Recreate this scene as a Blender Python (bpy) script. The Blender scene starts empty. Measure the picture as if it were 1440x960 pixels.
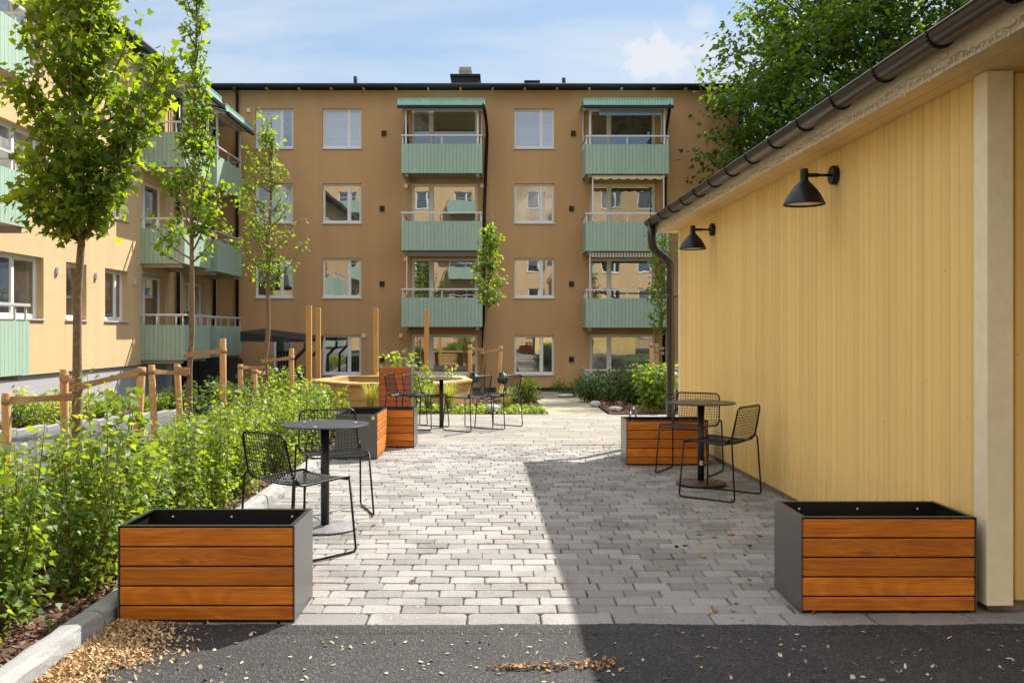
import bpy, math, random
import numpy as np
from mathutils import Vector, Matrix

# ------------------------------------------------------------------ camera, sky, sun, exposure
SC = bpy.context.scene
COL = SC.collection
F_PX, PX0, PY0, CAM_H = 1300.0, 700.0, 467.0, 1.33
cam_d = bpy.data.cameras.new('camera')
cam = bpy.data.objects.new('camera', cam_d)
COL.objects.link(cam)
cam.location = (0, 0, CAM_H)
cam.rotation_euler = (math.radians(90), 0, 0)
cam_d.sensor_width = 36.0
cam_d.lens = F_PX / 1440 * 36
cam_d.shift_x = 20 / 1440
cam_d.shift_y = -13 / 1440
cam_d.clip_end = 2000
SC.camera = cam

SUN_DIR = Vector((0.58, 0.78, 1.0)).normalized()
SUN_EL = math.asin(SUN_DIR.z)
SUN_AZ = math.atan2(SUN_DIR.x, SUN_DIR.y)
sun_d = bpy.data.lights.new('sun', 'SUN')
sun_d.energy = 4.7
sun_d.angle = math.radians(0.53)
sun_d.color = (1.0, 0.94, 0.84)
sun = bpy.data.objects.new('sun', sun_d)
COL.objects.link(sun)
sun.rotation_euler = SUN_DIR.to_track_quat('Z', 'Y').to_euler()
sun.location = (8, 20, 30)

world = bpy.data.worlds.new('World')
SC.world = world
world.use_nodes = True


def build_world():
    nt = world.node_tree
    N, L = nt.nodes, nt.links
    N.clear()
    out = N.new('ShaderNodeOutputWorld')
    bg = N.new('ShaderNodeBackground')
    bg.inputs['Strength'].default_value = 0.13
    sky = N.new('ShaderNodeTexSky')
    sky.sky_type = 'NISHITA'
    sky.sun_disc = False
    sky.sun_elevation = SUN_EL
    sky.sun_rotation = SUN_AZ
    sky.air_density = 1.0
    sky.dust_density = 0.6
    sky.ozone_density = 1.4
    tc = N.new('ShaderNodeTexCoord')
    sep = N.new('ShaderNodeSeparateXYZ')
    L.new(tc.outputs['Generated'], sep.inputs[0])
    zz = N.new('ShaderNodeMath'); zz.operation = 'ADD'; zz.inputs[1].default_value = 0.12
    zm = N.new('ShaderNodeMath'); zm.operation = 'MAXIMUM'; zm.inputs[1].default_value = 0.0
    L.new(sep.outputs[2], zm.inputs[0]); L.new(zm.outputs[0], zz.inputs[0])
    dx = N.new('ShaderNodeMath'); dx.operation = 'DIVIDE'
    dy = N.new('ShaderNodeMath'); dy.operation = 'DIVIDE'
    L.new(sep.outputs[0], dx.inputs[0]); L.new(zz.outputs[0], dx.inputs[1])
    L.new(sep.outputs[1], dy.inputs[0]); L.new(zz.outputs[0], dy.inputs[1])
    cb = N.new('ShaderNodeCombineXYZ')
    L.new(dx.outputs[0], cb.inputs[0]); L.new(dy.outputs[0], cb.inputs[1])
    mp = N.new('ShaderNodeMapping')
    mp.inputs['Rotation'].default_value = (0, 0, math.radians(50))
    mp.inputs['Scale'].default_value = (0.5, 1.7, 1)
    mp.inputs['Location'].default_value = (3.1, 1.7, 0)
    L.new(cb.outputs[0], mp.inputs[0])
    n1 = N.new('ShaderNodeTexNoise')
    n1.inputs['Scale'].default_value = 1.0
    n1.inputs['Detail'].default_value = 7
    n1.inputs['Roughness'].default_value = 0.55
    n1.inputs['Distortion'].default_value = 0.6
    L.new(mp.outputs[0], n1.inputs['Vector'])
    r1 = N.new('ShaderNodeValToRGB')
    r1.color_ramp.elements[0].position = 0.40; r1.color_ramp.elements[0].color = (0.04, 0.04, 0.04, 1)
    r1.color_ramp.elements[1].position = 0.66; r1.color_ramp.elements[1].color = (0.8, 0.8, 0.8, 1)
    L.new(n1.outputs[0], r1.inputs[0])
    # one small cumulus puff above the far roof, ragged by noise
    def puff(dirv, rad, power):
        dirv = Vector(dirv).normalized()
        vs = N.new('ShaderNodeVectorMath'); vs.operation = 'SUBTRACT'
        vs.inputs[1].default_value = dirv
        nrm = N.new('ShaderNodeVectorMath'); nrm.operation = 'NORMALIZE'
        L.new(tc.outputs['Generated'], nrm.inputs[0])
        L.new(nrm.outputs[0], vs.inputs[0])
        sc = N.new('ShaderNodeVectorMath'); sc.operation = 'MULTIPLY'
        sc.inputs[1].default_value = (0.75, 1, 1.15)
        L.new(vs.outputs[0], sc.inputs[0])
        ln = N.new('ShaderNodeVectorMath'); ln.operation = 'LENGTH'
        L.new(sc.outputs[0], ln.inputs[0])
        n2 = N.new('ShaderNodeTexNoise'); n2.inputs['Scale'].default_value = 38
        n2.inputs['Detail'].default_value = 6
        n2.inputs['Roughness'].default_value = 0.62
        L.new(tc.outputs['Generated'], n2.inputs['Vector'])
        m = N.new('ShaderNodeMath'); m.operation = 'MULTIPLY_ADD'
        m.inputs[1].default_value = rad * 2.4; m.inputs[2].default_value = -rad * 1.2
        L.new(n2.outputs[0], m.inputs[0])
        a = N.new('ShaderNodeMath'); a.operation = 'ADD'
        L.new(ln.outputs['Value'], a.inputs[0]); L.new(m.outputs[0], a.inputs[1])
        mr = N.new('ShaderNodeMapRange')
        mr.inputs['From Min'].default_value = rad * 1.05
        mr.inputs['From Max'].default_value = rad * 0.45
        mr.inputs['To Min'].default_value = 0; mr.inputs['To Max'].default_value = power
        L.new(a.outputs[0], mr.inputs['Value'])
        return mr
    fac = r1.outputs[0]
    for dv, rad, pw in [((222, 1300, 388), 0.030, 0.8), ((285, 1300, 442), 0.016, 0.4), ((292, 1300, 398), 0.016, 0.35)]:
        pf = puff(dv, rad, pw)
        mx = N.new('ShaderNodeMath'); mx.operation = 'ADD'; mx.use_clamp = True
        L.new(fac, mx.inputs[0]); L.new(pf.outputs[0], mx.inputs[1])
        fac = mx.outputs[0]
    # low sky dimmed to pale blue; bright unseen overhead cloud added to fill shade
    lo = N.new('ShaderNodeMix'); lo.data_type = 'RGBA'
    lo.inputs['Factor'].default_value = 0.8
    L.new(sky.outputs[0], lo.inputs['A'])
    lo.inputs['B'].default_value = (1.28, 1.88, 2.65, 1)
    hi = N.new('ShaderNodeMapRange')
    hi.inputs['From Min'].default_value = 0.36; hi.inputs['From Max'].default_value = 0.66
    hi.inputs['To Min'].default_value = 0.0; hi.inputs['To Max'].default_value = 0.85
    L.new(sep.outputs[2], hi.inputs['Value'])
    lo2 = N.new('ShaderNodeMix'); lo2.data_type = 'RGBA'
    L.new(hi.outputs[0], lo2.inputs['Factor'])
    L.new(lo.outputs['Result'], lo2.inputs['A'])
    lo2.inputs['B'].default_value = (6.0, 6.3, 6.9, 1)
    mix = N.new('ShaderNodeMix'); mix.data_type = 'RGBA'
    L.new(fac, mix.inputs['Factor'])
    L.new(lo2.outputs['Result'], mix.inputs['A'])
    cl = N.new('ShaderNodeMix'); cl.data_type = 'RGBA'
    L.new(hi.outputs[0], cl.inputs['Factor'])
    cl.inputs['A'].default_value = (3.1, 3.3, 3.55, 1)
    cl.inputs['B'].default_value = (6.2, 6.3, 6.5, 1)
    L.new(cl.outputs['Result'], mix.inputs['B'])
    L.new(mix.outputs['Result'], bg.inputs['Color'])
    L.new(bg.outputs[0], out.inputs[0])


build_world()
SC.view_settings.view_transform = 'Standard'
SC.view_settings.look = 'None'
SC.view_settings.gamma = 1.0
SC.view_settings.use_curve_mapping = False
SC.view_settings.exposure = 1.0
SC.cycles.max_bounces = 8
SC.cycles.diffuse_bounces = 4
SC.cycles.transmission_bounces = 4
SC.cycles.transparent_max_bounces = 8
SC.cycles.caustics_reflective = False
SC.cycles.caustics_refractive = False

random.seed(7)
RNG = np.random.default_rng(11)


def smooth(a, b, t):
    t = min(1.0, max(0.0, (t - a) / (b - a)))
    return t * t * (3 - 2 * t)


def gz(x, y):
    """height of the ground"""
    return -0.32 * smooth(-3.3, -4.9, x) - 0.74 * min(1.0, max(0.0, (y - 14.5) / 17.5))


def WX(px, y):
    return (px - PX0) / F_PX * y


def WZ(py, y):
    return CAM_H + (PY0 - py) / F_PX * y


# ------------------------------------------------------------------ mesh building
class MB:
    def __init__(self):
        self.v = []
        self.f = []
        self.s = []

    def add(self, verts, faces, smooth_=False):
        b = len(self.v)
        self.v.extend([tuple(p) for p in verts])
        for fc in faces:
            self.f.append(tuple(i + b for i in fc))
            self.s.append(smooth_)
        return self

    def box(self, x0, x1, y0, y1, z0, z1):
        if x0 > x1: x0, x1 = x1, x0
        if y0 > y1: y0, y1 = y1, y0
        if z0 > z1: z0, z1 = z1, z0
        v = [(x0, y0, z0), (x1, y0, z0), (x1, y1, z0), (x0, y1, z0),
             (x0, y0, z1), (x1, y0, z1), (x1, y1, z1), (x0, y1, z1)]
        f = [(3, 2, 1, 0), (4, 5, 6, 7), (0, 1, 5, 4), (1, 2, 6, 5), (2, 3, 7, 6), (3, 0, 4, 7)]
        return self.add(v, f)

    def bbox(self, x0, x1, y0, y1, z0, z1, b=0.004):
        """box with chamfered edges"""
        if x0 > x1: x0, x1 = x1, x0
        if y0 > y1: y0, y1 = y1, y0
        if z0 > z1: z0, z1 = z1, z0
        b = min(b, (x1 - x0) * .4, (y1 - y0) * .4, (z1 - z0) * .4)
        xs, ys, zs = (x0, x1), (y0, y1), (z0, z1)
        V, idx = [], {}
        for i in (0, 1):
            for j in (0, 1):
                for k in (0, 1):
                    sx, sy, sz = (1, -1)[i], (1, -1)[j], (1, -1)[k]
                    p = (xs[i], ys[j], zs[k])
                    idx[i, j, k] = len(V)
                    V.append((p[0], p[1] + sy * b, p[2] + sz * b))
                    V.append((p[0] + sx * b, p[1], p[2] + sz * b))
                    V.append((p[0] + sx * b, p[1] + sy * b, p[2]))
        def q(ax, side):
            o = [a for a in (0, 1, 2) if a != ax]
            r = []
            for a, c in ((0, 0), (1, 0), (1, 1), (0, 1)):
                t = [0, 0, 0]; t[ax] = side; t[o[0]] = a; t[o[1]] = c
                r.append(idx[tuple(t)] + ax)
            return r
        Fs = []
        for ax in range(3):
            for side in (0, 1):
                Fs.append(q(ax, side))
        for ax in range(3):
            o = [a for a in (0, 1, 2) if a != ax]
            for a in (0, 1):
                for c in (0, 1):
                    t0 = [0, 0, 0]; t0[o[0]] = a; t0[o[1]] = c; t0[ax] = 0
                    t1 = list(t0); t1[ax] = 1
                    i0, i1 = idx[tuple(t0)], idx[tuple(t1)]
                    Fs.append([i0 + o[0], i1 + o[0], i1 + o[1], i0 + o[1]])
        for i in idx.values():
            Fs.append([i, i + 1, i + 2])
        cx, cy, cz = (x0 + x1) / 2, (y0 + y1) / 2, (z0 + z1) / 2
        out = []
        for fc in Fs:
            p = [Vector(V[i]) for i in fc]
            n = (p[1] - p[0]).cross(p[2] - p[0])
            c = sum(p, Vector()) / len(p) - Vector((cx, cy, cz))
            out.append(fc if n.dot(c) > 0 else fc[::-1])
        return self.add(V, out)

    def prism(self, poly, z0, z1):
        n = len(poly)
        a = sum(poly[i][0] * poly[(i + 1) % n][1] - poly[(i + 1) % n][0] * poly[i][1] for i in range(n))
        if a < 0: poly = poly[::-1]
        v = [(p[0], p[1], z0) for p in poly] + [(p[0], p[1], z1) for p in poly]
        f = [tuple(range(n - 1, -1, -1)), tuple(range(n, 2 * n))]
        for i in range(n):
            j = (i + 1) % n
            f.append((i, j, n + j, n + i))
        return self.add(v, f)

    def quad(self, a, b, c, d):
        return self.add([a, b, c, d], [(0, 1, 2, 3)])

    def bar(self, p, q, w, h, up=(0, 0, 1)):
        """rectangular bar from p to q"""
        p, q = Vector(p), Vector(q)
        d = (q - p).normalized()
        u = Vector(up)
        s = d.cross(u)
        if s.length < 1e-4: s = d.cross(Vector((1, 0, 0)))
        s.normalize(); u = s.cross(d).normalized()
        v = []
        for e in (p, q):
            for a, b in ((-1, -1), (1, -1), (1, 1), (-1, 1)):
                v.append(e + s * (a * w / 2) + u * (b * h / 2))
        f = [(3, 2, 1, 0), (4, 5, 6, 7), (0, 1, 5, 4), (1, 2, 6, 5), (2, 3, 7, 6), (3, 0, 4, 7)]
        return self.add(v, [tuple(reversed(x)) for x in f])

    def tube(self, pts, r, n=6, closed=False, cap=True):
        pts = [Vector(p) for p in pts]
        m = len(pts)
        rr = r if hasattr(r, '__len__') else [r] * m
        V, Fc = [], []
        prev = None
        for i in range(m):
            a = pts[(i - 1) % m] if (closed or i > 0) else pts[i]
            b = pts[(i + 1) % m] if (closed or i < m - 1) else pts[i]
            t = (b - a)
            t = t.normalized() if t.length > 1e-9 else Vector((0, 0, 1))
            if prev is None:
                ref = Vector((0, 0, 1)) if abs(t.z) < .9 else Vector((1, 0, 0))
                u = t.cross(ref).normalized()
            else:
                u = (prev - t * prev.dot(t))
                u = u.normalized() if u.length > 1e-6 else t.orthogonal().normalized()
            prev = u
            w = t.cross(u)
            for k in range(n):
                an = 2 * math.pi * k / n
                V.append(pts[i] + (u * math.cos(an) + w * math.sin(an)) * rr[i])
        for i in range(m if closed else m - 1):
            j = (i + 1) % m
            for k in range(n):
                k2 = (k + 1) % n
                Fc.append((i * n + k, i * n + k2, j * n + k2, j * n + k))
        if cap and not closed:
            Fc.append(tuple(range(n - 1, -1, -1)))
            Fc.append(tuple((m - 1) * n + k for k in range(n)))
        return self.add(V, Fc, True)

    def lathe(self, prof, c=(0, 0, 0), n=32):
        V, Fc = [], []
        for r, z in prof:
            for k in range(n):
                a = 2 * math.pi * k / n
                V.append((c[0] + r * math.cos(a), c[1] + r * math.sin(a), c[2] + z))
        for i in range(len(prof) - 1):
            for k in range(n):
                k2 = (k + 1) % n
                Fc.append((i * n + k, i * n + k2, (i + 1) * n + k2, (i + 1) * n + k))
        return self.add(V, Fc, True)

    def build(self, name, m, parent=None, off=None, rot=None):
        """one mesh object; parent may be a thing (Empty) or a part; vertices are shifted by the thing's base"""
        if off is None:
            off = BASE.get(parent.name, (0, 0, 0)) if parent is not None else (0, 0, 0)
        me = bpy.data.meshes.new(name)
        v = np.array(self.v, dtype=np.float64).reshape(-1, 3) - np.array(off)
        me.from_pydata(v.tolist(), [], self.f)
        me.polygons.foreach_set('use_smooth', self.s)
        me.update()
        if m is not None: me.materials.append(m)
        o = bpy.data.objects.new(name, me)
        COL.objects.link(o)
        if parent is not None:
            o.parent = parent
            BASE[o.name] = off
        return o


BASE = {}


def tag(o, label, cat, group=None):
    o['label'] = label
    o['category'] = cat
    if group: o['group'] = group
    return o


def thing(name, label, cat, loc=(0, 0, 0), rz=0.0, group=None, base=None):
    """an Empty at the thing's base; base = where local coordinates of its builders sit"""
    o = bpy.data.objects.new(name, None)
    o.empty_display_size = 0.1
    COL.objects.link(o)
    o.location = loc
    o.rotation_euler = (0, 0, rz)
    BASE[o.name] = base if base is not None else (0, 0, 0)
    return tag(o, label, cat, group)


def structure(o):
    o['kind'] = 'structure'
    return o


def stuff(o, label=None, cat=None):
    o['kind'] = 'stuff'
    if label: o['label'] = label
    if cat: o['category'] = cat
    return o


def dup(root, loc, rz, label, group=None, scale=1.0):
    r = root.copy(); COL.objects.link(r)
    r.location = loc; r.rotation_euler = (0, 0, rz); r.scale = (scale,) * 3
    r['label'] = label
    if group: r['group'] = group
    for ch in list(root.children):
        c = ch.copy(); COL.objects.link(c); c.parent = r
        for g in ch.children:
            d = g.copy(); COL.objects.link(d); d.parent = c
    return r


def bevel(o, w=0.004, seg=2):
    md = o.modifiers.new('bevel', 'BEVEL')
    md.width = w; md.segments = seg; md.limit_method = 'ANGLE'; md.angle_limit = math.radians(40)
    return o


# ------------------------------------------------------------------ materials
def new_mat(name):
    m = bpy.data.materials.new(name)
    m.use_nodes = True
    nt = m.node_tree
    return m, nt.nodes, nt.links, nt.nodes['Principled BSDF'], nt.nodes['Material Output']


def ramp(N, stops):
    r = N.new('ShaderNodeValToRGB')
    e = r.color_ramp.elements
    while len(e) < len(stops): e.new(0.5)
    for i, (p, c) in enumerate(stops):
        e[i].position = p
        e[i].color = (c[0], c[1], c[2], 1) if hasattr(c, '__len__') else (c, c, c, 1)
    return r


def mixc(N, L, fac, a, b, mode='MIX'):
    m = N.new('ShaderNodeMix'); m.data_type = 'RGBA'; m.blend_type = mode
    for sock, val in ((m.inputs['Factor'], fac), (m.inputs['A'], a), (m.inputs['B'], b)):
        if hasattr(val, 'is_linked') or hasattr(val, 'node'):
            L.new(val, sock)
        elif hasattr(val, '__len__'):
            sock.default_value = (val[0], val[1], val[2], 1)
        else:
            sock.default_value = val
    return m.outputs['Result']


def noise(N, L, scale, detail=4, rough=.5, vec=None, dist=0):
    n = N.new('ShaderNodeTexNoise')
    n.inputs['Scale'].default_value = scale
    n.inputs['Detail'].default_value = detail
    n.inputs['Roughness'].default_value = rough
    n.inputs['Distortion'].default_value = dist
    if vec is not None: L.new(vec, n.inputs['Vector'])
    return n.outputs[0]


def coords(N, L, scale=(1, 1, 1), rot=(0, 0, 0)):
    tc = N.new('ShaderNodeTexCoord')
    mp = N.new('ShaderNodeMapping')
    mp.inputs['Scale'].default_value = scale
    mp.inputs['Rotation'].default_value = rot
    L.new(tc.outputs['Object'], mp.inputs[0])
    return mp.outputs[0]


def bump(N, L, B, h, strength=.3, dist=.01):
    b = N.new('ShaderNodeBump')
    b.inputs['Strength'].default_value = strength
    b.inputs['Distance'].default_value = dist
    L.new(h, b.inputs['Height'])
    L.new(b.outputs[0], B.inputs['Normal'])


def simple(name, col, rough=.5, metal=0.0, nscale=0, nvar=.15, bmp=0, bscale=60, spec=None, island=0):
    m, N, L, B, O = new_mat(name)
    B.inputs['Base Color'].default_value = (*col, 1)
    B.inputs['Roughness'].default_value = rough
    B.inputs['Metallic'].default_value = metal
    if spec is not None: B.inputs['Specular IOR Level'].default_value = spec
    c = None
    if nscale:
        n = noise(N, L, nscale, 6, .6, coords(N, L))
        r = ramp(N, [(.3, tuple(x * (1 - nvar) for x in col)), (.7, tuple(min(1, x * (1 + nvar)) for x in col))])
        L.new(n, r.inputs[0])
        c = r.outputs[0]
    if island:
        g = N.new('ShaderNodeNewGeometry')
        r2 = ramp(N, [(0, 1 - island), (1, 1 + island * .6)])
        L.new(g.outputs['Random Per Island'], r2.inputs[0])
        c = mixc(N, L, 1.0, c if c is not None else (*col, 1), r2.outputs[0], 'MULTIPLY')
    if c is not None: L.new(c, B.inputs['Base Color'])
    if bmp:
        bump(N, L, B, noise(N, L, bscale, 5, .6, coords(N, L)), bmp, .01)
    return m


def plaster(name, col, streak=.10):
    m, N, L, B, O = new_mat(name)
    v = coords(N, L)
    big = ramp(N, [(.3, 1 - .07), (.7, 1.05)]); L.new(noise(N, L, .35, 4, .6, v), big.inputs[0])
    fine = ramp(N, [(.35, .93), (.65, 1.05)]); L.new(noise(N, L, 40, 3, .7, v), fine.inputs[0])
    sv = coords(N, L, (1.2, 1.2, .05))
    st = ramp(N, [(.35, 1 - streak), (.62, 1.02)]); L.new(noise(N, L, 1.6, 5, .6, sv), st.inputs[0])
    hv = coords(N, L, (.05, .05, 1.0))
    bands = ramp(N, [(.35, .985), (.65, 1.01)]); L.new(noise(N, L, 9, 2, .5, hv), bands.inputs[0])
    c = mixc(N, L, 1, (*col, 1), big.outputs[0], 'MULTIPLY')
    c = mixc(N, L, 1, c, fine.outputs[0], 'MULTIPLY')
    c = mixc(N, L, 1, c, st.outputs[0], 'MULTIPLY')
    c = mixc(N, L, 1, c, bands.outputs[0], 'MULTIPLY')
    L.new(c, B.inputs['Base Color'])
    B.inputs['Roughness'].default_value = .92
    B.inputs['Specular IOR Level'].default_value = .2
    bump(N, L, B, noise(N, L, 70, 4, .7, v), .35, .01)
    return m


def wood(name, light, dark, axis=0, rough=.45, knots=True, scale=1.0, isl=.16, coat=0):
    """boards along the object's own axis; each board gets its own grain and tone"""
    m, N, L, B, O = new_mat(name)
    tc = N.new('ShaderNodeTexCoord')
    g = N.new('ShaderNodeNewGeometry')
    sh = N.new('ShaderNodeVectorMath'); sh.operation = 'SCALE'
    sh.inputs[0].default_value = (17.3, 11.1, 7.7)
    L.new(g.outputs['Random Per Island'], sh.inputs['Scale'])
    ad = N.new('ShaderNodeVectorMath'); ad.operation = 'ADD'
    L.new(tc.outputs['Object'], ad.inputs[0]); L.new(sh.outputs[0], ad.inputs[1])
    sc = [24 * scale] * 3; sc[axis] = 1.0 * scale
    mp = N.new('ShaderNodeMapping'); mp.inputs['Scale'].default_value = sc
    L.new(ad.outputs[0], mp.inputs[0])
    sc2 = [5 * scale] * 3; sc2[axis] = .9 * scale
    mp2 = N.new('ShaderNodeMapping'); mp2.inputs['Scale'].default_value = sc2
    L.new(ad.outputs[0], mp2.inputs[0])
    cathedral = noise(N, L, 1.0, 2, .5, mp2.outputs[0], .8)
    mul = N.new('ShaderNodeMath'); mul.operation = 'MULTIPLY'; mul.inputs[1].default_value = 75
    L.new(cathedral, mul.inputs[0])
    sn = N.new('ShaderNodeMath'); sn.operation = 'SINE'; L.new(mul.outputs[0], sn.inputs[0])
    fine = noise(N, L, 3.2, 6, .65, mp.outputs[0], .3)
    a = N.new('ShaderNodeMath'); a.operation = 'MULTIPLY_ADD'; a.inputs[1].default_value = .06
    L.new(sn.outputs[0], a.inputs[0]); L.new(fine, a.inputs[2])
    r = ramp(N, [(.34, dark), (.52, tuple((x + y) / 2 for x, y in zip(light, dark))), (.68, light)])
    L.new(a.outputs[0], r.inputs[0])
    c = r.outputs[0]
    if knots:
        sk = [9.0] * 3; sk[axis] = 4.2; sk[(axis + 1) % 3] = .02
        mk = N.new('ShaderNodeMapping'); mk.inputs['Scale'].default_value = sk
        L.new(ad.outputs[0], mk.inputs[0])
        vo = N.new('ShaderNodeTexVoronoi'); vo.inputs['Scale'].default_value = .55
        L.new(mk.outputs[0], vo.inputs['Vector'])
        kr = ramp(N, [(.035, 1), (.06, .55), (.13, 0)]); L.new(vo.outputs['Distance'], kr.inputs[0])
        kk = N.new('ShaderNodeMath'); kk.operation = 'MULTIPLY'; kk.inputs[1].default_value = .75
        L.new(kr.outputs[0], kk.inputs[0])
        c = mixc(N, L, kk.outputs[0], c, tuple(x * .4 for x in dark))
    ri = ramp(N, [(0, 1 - isl), (1, 1 + isl * .55)]); L.new(g.outputs['Random Per Island'], ri.inputs[0])
    c = mixc(N, L, 1, c, ri.outputs[0], 'MULTIPLY')
    L.new(c, B.inputs['Base Color'])
    B.inputs['Roughness'].default_value = rough
    if coat: B.inputs['Coat Weight'].default_value = coat; B.inputs['Coat Roughness'].default_value = .3
    bump(N, L, B, a.outputs[0], .12, .004)
    return m


def leaf_mat(name, dark, light, trans=.45, yellow=None, rough=.6):
    m, N, L, B, O = new_mat(name)
    g = N.new('ShaderNodeNewGeometry')
    stops = [(0, dark), (.6, light)]
    if yellow: stops.append((1.0, yellow))
    r = ramp(N, stops)
    L.new(g.outputs['Random Per Island'], r.inputs[0])
    L.new(r.outputs[0], B.inputs['Base Color'])
    B.inputs['Roughness'].default_value = rough
    B.inputs['Specular IOR Level'].default_value = .38
    t = N.new('ShaderNodeBsdfTranslucent')
    tcol = mixc(N, L, 1, r.outputs[0], (3.0, 2.4, .48), 'MULTIPLY')
    L.new(tcol, t.inputs['Color'])
    mx = N.new('ShaderNodeMixShader'); mx.inputs[0].default_value = trans
    L.new(B.outputs[0], mx.inputs[1]); L.new(t.outputs[0], mx.inputs[2])
    L.new(mx.outputs[0], O.inputs['Surface'])
    return m


def glass(name, inner, refl=.30, blinds=False):
    """window pane: a dim room, curtain or blind behind reflecting double glazing"""
    m, N, L, B, O = new_mat(name)
    d = N.new('ShaderNodeBsdfDiffuse')
    v = coords(N, L)
    if blinds:
        sv = coords(N, L, (.3, .3, 26))
        r = ramp(N, [(.4, tuple(x * .88 for x in inner)), (.6, inner)])
        L.new(noise(N, L, 1.0, 1, .5, sv), r.inputs[0])
    else:
        r = ramp(N, [(.38, tuple(x * .45 for x in inner)), (.62, tuple(x * 1.4 for x in inner))])
        L.new(noise(N, L, 1.3, 3, .55, v), r.inputs[0])
    L.new(r.outputs[0], d.inputs['Color'])
    gl = N.new('ShaderNodeBsdfGlossy'); gl.inputs['Roughness'].default_value = .012
    gl.inputs['Color'].default_value = (.93, .97, 1, 1)
    wb = N.new('ShaderNodeBump'); wb.inputs['Strength'].default_value = .10; wb.inputs['Distance'].default_value = .01
    L.new(noise(N, L, 1.7, 1, .5, v), wb.inputs['Height']); L.new(wb.outputs[0], gl.inputs['Normal'])
    fr = N.new('ShaderNodeFresnel'); fr.inputs['IOR'].default_value = 1.5
    mr = N.new('ShaderNodeMapRange'); mr.inputs['To Min'].default_value = refl - .04; mr.inputs['To Max'].default_value = 1
    L.new(fr.outputs[0], mr.inputs['Value'])
    mx = N.new('ShaderNodeMixShader')
    L.new(mr.outputs[0], mx.inputs[0]); L.new(d.outputs[0], mx.inputs[1]); L.new(gl.outputs[0], mx.inputs[2])
    L.new(mx.outputs[0], O.inputs['Surface'])
    return m


def asphalt_mat(name, col, chips=True):
    m, N, L, B, O = new_mat(name)
    v = coords(N, L)
    big = ramp(N, [(.3, .75), (.7, 1.25)]); L.new(noise(N, L, 1.1, 5, .6, v), big.inputs[0])
    vo = N.new('ShaderNodeTexVoronoi'); vo.inputs['Scale'].default_value = 130
    L.new(v, vo.inputs['Vector'])
    st = N.new('ShaderNodeSeparateColor'); L.new(vo.outputs['Color'], st.inputs[0])
    sr = ramp(N, [(0, .45), (.6, 1.0), (.9, 1.7), (1, 3.4)]); L.new(st.outputs[0], sr.inputs[0])
    c = mixc(N, L, 1, (*col, 1), big.outputs[0], 'MULTIPLY')
    c = mixc(N, L, 1, c, sr.outputs[0], 'MULTIPLY')
    L.new(c, B.inputs['Base Color'])
    B.inputs['Roughness'].default_value = .85
    bump(N, L, B, vo.outputs['Distance'], .9, .006)
    return m


def stone_mat(name, lo, hi, rough=.85, fine=60, bmp=.3, island=True, stain=(.5, .42, .33)):
    m, N, L, B, O = new_mat(name)
    v = coords(N, L)
    if island:
        g = N.new('ShaderNodeNewGeometry')
        r = ramp(N, [(0, lo), (.5, tuple((a + b) / 2 for a, b in zip(lo, hi))), (1, hi)])
        L.new(g.outputs['Random Per Island'], r.inputs[0])
        c = r.outputs[0]
    else:
        r = ramp(N, [(.3, lo), (.7, hi)]); L.new(noise(N, L, 2.0, 5, .6, v), r.inputs[0]); c = r.outputs[0]
    fr = ramp(N, [(.3, .82), (.7, 1.12)]); L.new(noise(N, L, fine, 5, .7, v), fr.inputs[0])
    c = mixc(N, L, 1, c, fr.outputs[0], 'MULTIPLY')
    sp = ramp(N, [(.50, 0), (.72, .62)]); L.new(noise(N, L, 1.6, 6, .65, v), sp.inputs[0])
    c = mixc(N, L, sp.outputs[0], c, mixc(N, L, 1, c, (*stain, 1), 'MULTIPLY'))
    L.new(c, B.inputs['Base Color'])
    B.inputs['Roughness'].default_value = rough
    B.inputs['Specular IOR Level'].default_value = .3
    bump(N, L, B, noise(N, L, fine * 1.3, 5, .7, v), bmp, .006)
    return m


M = {}
M['wall_orange'] = plaster('orange_plaster', (.66, .455, .25), .05)
M['wall_orange_far'] = plaster('ochre_plaster', (.57, .34, .165), .05)
M['plinth'] = plaster('grey_plinth_plaster', (.42, .42, .45), .05)
M['green'] = simple('green_board_paint', (.345, .475, .38), .5, nscale=5, nvar=.05, island=.05)
M['green_metal'] = simple('green_roof_sheet', (.30, .52, .43), .4, nscale=3, nvar=.08)
M['white'] = simple('white_frame_paint', (.80, .79, .76), .4, nscale=6, nvar=.03)
M['rail'] = simple('pale_rail_metal', (.66, .66, .67), .35, .3)
M['slab'] = simple('balcony_concrete', (.42, .37, .31), .85, nscale=3, bmp=.1)
M['black'] = simple('black_metal', (.008, .0085, .010), .40, spec=.35)
M['blackwood'] = simple('black_stained_wood', (.011, .011, .013), .6, nscale=8, island=.3)
M['roof'] = simple('dark_roof_sheet', (.035, .038, .045), .75, nscale=2, nvar=.2, spec=.15)
M['tin'] = simple('pale_flue_metal', (.35, .31, .27), .4, .6, nscale=3)
M['pane_dark'] = glass('pane_dark_room', (.05, .05, .05), .34)
M['pane_curtain'] = glass('pane_with_curtain', (.36, .35, .34), .22)
M['pane_blind'] = glass('pane_with_pale_blind', (.50, .55, .60), .18, True)
M['pane_green'] = glass('pane_with_green_dim_room', (.11, .125, .10), .22)
M['pane_beige'] = glass('pane_with_beige_blind', (.20, .17, .10), .25, True)
M['shed'] = None


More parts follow.
